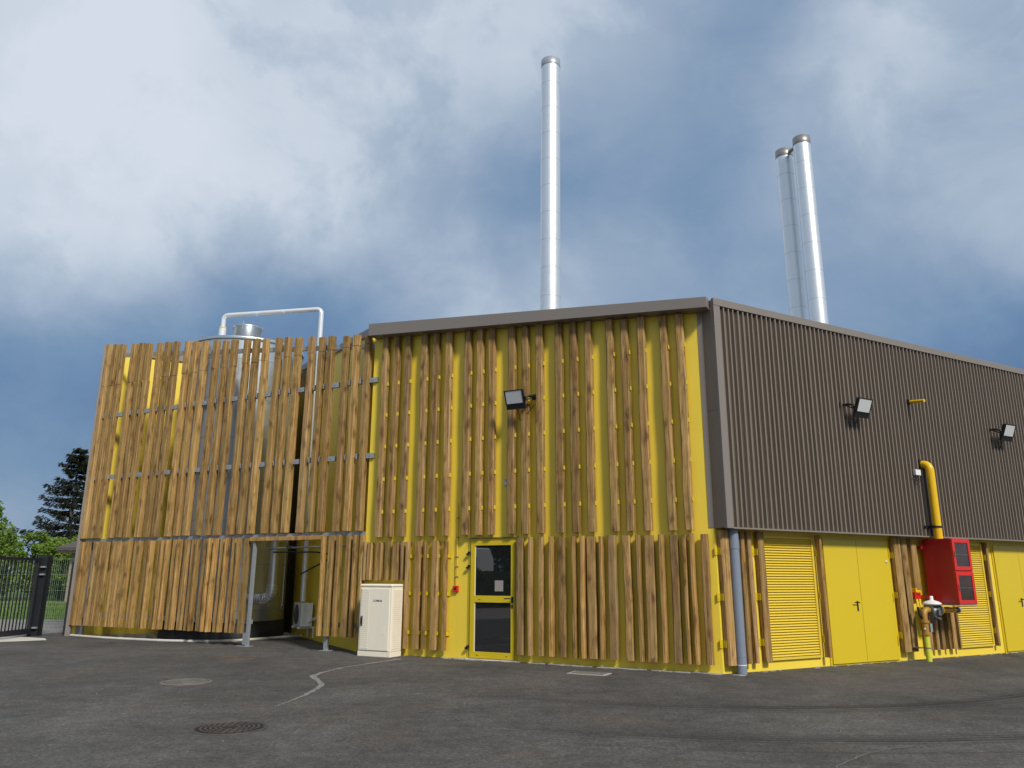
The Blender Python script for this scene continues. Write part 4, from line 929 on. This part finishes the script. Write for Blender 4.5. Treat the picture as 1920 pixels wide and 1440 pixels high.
# ------------------------------------------------------------------ neighbouring house (only its left end shows)
H = thing('neighbour_house', 'small beige house with dark tiled overhanging roof seen beyond the mesh fence', 'house', (-24, 50, 0))
MB().box(lambda s, o, z: Vector((s, o, z)), -26.8, -15, 48, 56, -.02, 2.95).build('wall', M['render'], H)
rf = MB(); rf.add([(-27.35, 47.3, 3.05), (-14.4, 47.3, 3.05), (-14.4, 52, 4.15), (-27.35, 52, 4.15), (-14.4, 56.7, 3.05), (-27.35, 56.7, 3.05), (-27.35, 47.3, 3.22), (-14.4, 47.3, 3.22), (-14.4, 52, 4.32), (-27.35, 52, 4.32), (-14.4, 56.7, 3.22), (-27.35, 56.7, 3.22)],
    [(0, 1, 2, 3), (3, 2, 4, 5), (6, 9, 8, 7), (9, 11, 10, 8), (0, 6, 7, 1), (4, 10, 11, 5), (0, 3, 9, 6), (3, 5, 11, 9), (1, 7, 8, 2), (2, 8, 10, 4)])
rf.build('roof', M['rooftile'], H)
MB().box(lambda s, o, z: Vector((s, o, z)), -27.3, -14.5, 47.35, 47.6, 2.90, 3.04).build('gutter', M['timber_dark'], H)
MB().add([(-26.81, 48, 2.95), (-26.81, 56, 2.95), (-26.81, 52, 4.0), (-26.6, 48, 2.95), (-26.6, 56, 2.95), (-26.6, 52, 4.0)], [(0, 1, 2), (3, 5, 4), (0, 2, 5, 3), (1, 4, 5, 2)]).build('gable', M['render'], H)

# ------------------------------------------------------------------ vegetation
def leaves(m, c, rad3, n, size, rnd, up=.3):
    for _ in range(n):
        while True:
            d = Vector((rnd.uniform(-1, 1), rnd.uniform(-1, 1), rnd.uniform(-1, 1)))
            if .12 < d.length < 1: break
        d = d.normalized() * (d.length ** .45)
        p = Vector(c) + Vector((d.x * rad3[0], d.y * rad3[1], d.z * rad3[2]))
        a = Vector((rnd.uniform(-1, 1), rnd.uniform(-1, 1), rnd.uniform(-.6, .6))).normalized(); b2 = a.orthogonal().normalized()
        b2 = (b2 + a.cross(b2) * rnd.uniform(-1, 1)).normalized(); s = size * rnd.uniform(.6, 1.4)
        n0 = len(m.v); m.v += [p - a * s, p - b2 * s * .45, p + a * s, p + b2 * s * .45]; m.f.append((n0, n0 + 1, n0 + 2, n0 + 3)); m.sm.append(False)
def shrub(name, label, cat, base, w, h, nb, nl, size, mat, group=None, seed=1, trunk=.12, low=0.05):
    rnd = random.Random(seed); t = thing(name, label, cat, base, group); b0 = Vector(base)
    tr = MB(); cr_ = MB()
    for i in range(nb):
        a = rnd.uniform(0, 6.283); q = rnd.random() ** .5; zc = h * rnd.uniform(low + .12, .93)
        lim = w * (1 - max(0, (zc / h - .45)) * 1.15)
        c = b0 + Vector((math.cos(a) * q * lim, math.sin(a) * q * lim, zc)); r_ = w * rnd.uniform(.16, .34)
        tr.tube([b0 + Vector((math.cos(a) * .1, math.sin(a) * .1, 0)), b0.lerp(c, .5) + UP * h * .05, c], [trunk * .7, trunk * .35, trunk * .1], 5)
        leaves(cr_, c, (r_, r_, r_ * .8), nl, size, rnd)
    tr.build('trunk', M['bark'], t); cr_.build('crown', mat, t); return t
shrub('leafy_tree', 'bright green leafy tree at the far left edge above the gate', 'tree', (-34.2, 50, 0), 2.6, 6.5, 46, 170, .13, M['leaf'], 'green trees beyond the fence', 3)
shrub('leafy_tree', 'taller green leafy tree partly cut by the left picture edge', 'tree', (-36.5, 52, 0), 3.4, 7.6, 46, 150, .14, M['leaf'], 'green trees beyond the fence', 4)
for i, (x, lab) in enumerate([(-38.5, 'leftmost rounded green bush behind the gate bars'), (-35.6, 'rounded green bush behind the middle of the gate'), (-33.4, 'rounded green bush right of the gate post behind the mesh'), (-31.0, 'rounded light green bush just left of the beige house')]):
    shrub('green_bush', lab, 'bush', (x, 56 - (i % 2), 0), 2.1, 4.2 + .25 * (i % 3), 34, 150, .12, M['leaf2'], 'bushes along the far hedge', 20 + i, .05, .0)
shrub('green_bush', 'low bright bush in front of the beige house wall', 'bush', (-29.4, 53, 0), 1.5, 3.5, 26, 150, .11, M['leaf'], 'bushes along the far hedge', 30, .05, .0)
fb = MB(); rnd = random.Random(5)
for i in range(46):
    leaves(fb, (-95 + i * 3.0 + rnd.uniform(-1, 1), 118 + rnd.uniform(-6, 6), rnd.uniform(2, 5.0)), (3.2, 3, 3), 110, .4, rnd)
o = fb.build('distant_woodland', M['darkleaf']); tag(o, 'far dark band of woodland low on the horizon at left', 'woodland', kind='stuff')

def spruce(base, h, R, label, seed=2):
    rnd = random.Random(seed); t = thing('spruce_tree', label, 'tree', base); b0 = Vector(base)
    tr = MB(); tr.tube([b0, b0 + UP * h * .5, b0 + UP * h * .985], [.26, .15, .02], 8)
    nd = MB(); z = h * .12
    while z < h * .97:
        f = 1 - z / h; nb = 6 if f > .3 else 5; a0 = rnd.random() * 6
        for k in range(nb):
            if rnd.random() < .12: continue
            a = a0 + k * 6.283 / nb + rnd.uniform(-.35, .35)
            ln = R * (f ** .75) * rnd.uniform(.62, 1.12) + .25
            d = Vector((math.cos(a), math.sin(a), 0)); n_ = 7; pts = []
            sag = rnd.uniform(.05, .22)
            for j in range(n_ + 1):
                q = j / n_; pts.append(b0 + UP * (z - ln * sag * q + ln * .20 * q * q) + d * ln * q)
            tr.tube(pts, [.045 * (1 - .8 * j / n_) for j in range(n_ + 1)], 4)
            sd_ = Vector((-d.y, d.x, 0))
            for j in range(1, n_ + 1):
                q = j / n_; wdt = ln * .30 * (1 - q * .65) + .1
                for e in range(int(10 + ln * 7)):
                    side = rnd.uniform(-1, 1); c = pts[j] + d * rnd.uniform(-.2, .2) * ln / n_ * 2 + sd_ * side * wdt + UP * (-abs(side) * wdt * .3 + rnd.uniform(-.28, .05))
                    dd = (d * rnd.uniform(.3, 1) + sd_ * side * .9 + UP * rnd.uniform(-.8, .25)).normalized()
                    b2 = dd.orthogonal().normalized(); b2 = (b2 + dd.cross(b2) * rnd.uniform(-1, 1)).normalized(); s = rnd.uniform(.10, .22)
                    n0 = len(nd.v); nd.v += [c - dd * s, c - b2 * s * .28, c + dd * s, c + b2 * s * .28]; nd.f.append((n0, n0 + 1, n0 + 2, n0 + 3)); nd.sm.append(False)
        z += h * .037 * (0.7 + .5 * f) + rnd.uniform(0, .18)
    tr.build('trunk', M['bark'], t); nd.build('crown', M['needle'], t); return t
spruce((-37.3, 66, 0), 12.6, 4.9, 'tall dark spruce tree rising left of the wooden screen')

# grass tufts along the verge
gr = MB(); rnd = random.Random(9)
for i in range(9000):
    x = rnd.uniform(-45, -14); y = rnd.uniform(31.2, 46)
    p = Vector((x, y, 0)); a = rnd.random() * 6.283; w = .03; hh = rnd.uniform(.08, .3)
    d = Vector((math.cos(a), math.sin(a), 0)); n0 = len(gr.v); gr.v += [p - d * w, p + d * w, p + UP * hh + Vector((rnd.uniform(-.08, .08), rnd.uniform(-.08, .08), 0))]; gr.f.append((n0, n0 + 1, n0 + 2)); gr.sm.append(False)
o = gr.build('grass', M['leaf']); tag(o, 'strip of rough green grass between the fence and the bushes', 'grass', kind='stuff')

# behind the camera, mirrored in the door glass: hedge bank, trees and a parked camper
HB = thing('clipped_hedge', 'dark clipped hedge across the yard that the door glass mirrors', 'hedge', (-23, -4, 0))
hb = MB(); rnd = random.Random(11)
for i in range(60): leaves(hb, (-23 + rnd.uniform(-.3, .3), -22 + i * .62, rnd.uniform(.5, 1.6)), (.9, .8, .8), 60, .13, rnd)
hb.build('foliage', M['darkleaf'], HB)
MB().box(lambda s, o, z: Vector((s, o, z)), -23.5, -22.5, -22.5, 15.5, 0, 1.9).build('stems', M['darkleaf'], HB)
CV = thing('parked_camper', 'white camper van parked behind the clipped hedge', 'camper van', (-27, 1.5, 0))
cvf = lambda s, o, z: Vector((-27 + o, 1.5 + s, z))
cm = MB(); pr = [(-3.0, .6), (-3.0, 2.6), (-2.7, 3.25), (1.9, 3.25), (2.6, 2.9), (3.2, 2.0), (3.9, 1.7), (4.0, .6)]
n_ = len(pr); cm.add([cvf(s, -1.1, z) for s, z in pr] + [cvf(s, 1.1, z) for s, z in pr], [tuple(range(n_)), tuple(reversed(range(n_, 2 * n_)))] + [(i, n_ + i, n_ + (i + 1) % n_, (i + 1) % n_) for i in range(n_)])
cm.build('body', M['white'], CV, bevel=.06)
MB().box(cvf, -1.8, .9, 1.101, 1.12, 2.25, 2.75).build('window', M['black'], CV, bevel=.05)
for s in (-1.8, 2.5):
    for q in (-1, 1): MB().tube([cvf(s, q * .85, .35), cvf(s, q * 1.12, .35)], .35, 20).build('wheel', M['black_rubber'], CV)
for i, (x, y) in enumerate([(-36, -20), (-37, -13), (-35, -6), (-38, 1), (-36, 8), (-37, 15)]):
    shrub('background_tree', ['dark broad tree, southernmost of the row behind the camper', 'second dark tree from the south behind the camper', 'dark tree just south of the camper', 'dark tree directly behind the camper', 'dark tree just north of the camper', 'dark broad tree, northernmost of the row behind the camper'][i], 'tree', (x, y, 0), 4.3, 9.5, 26, 120, .34, M['darkleaf'], 'trees behind the camper', 50 + i, .3)
bpy.context.view_layer.update()
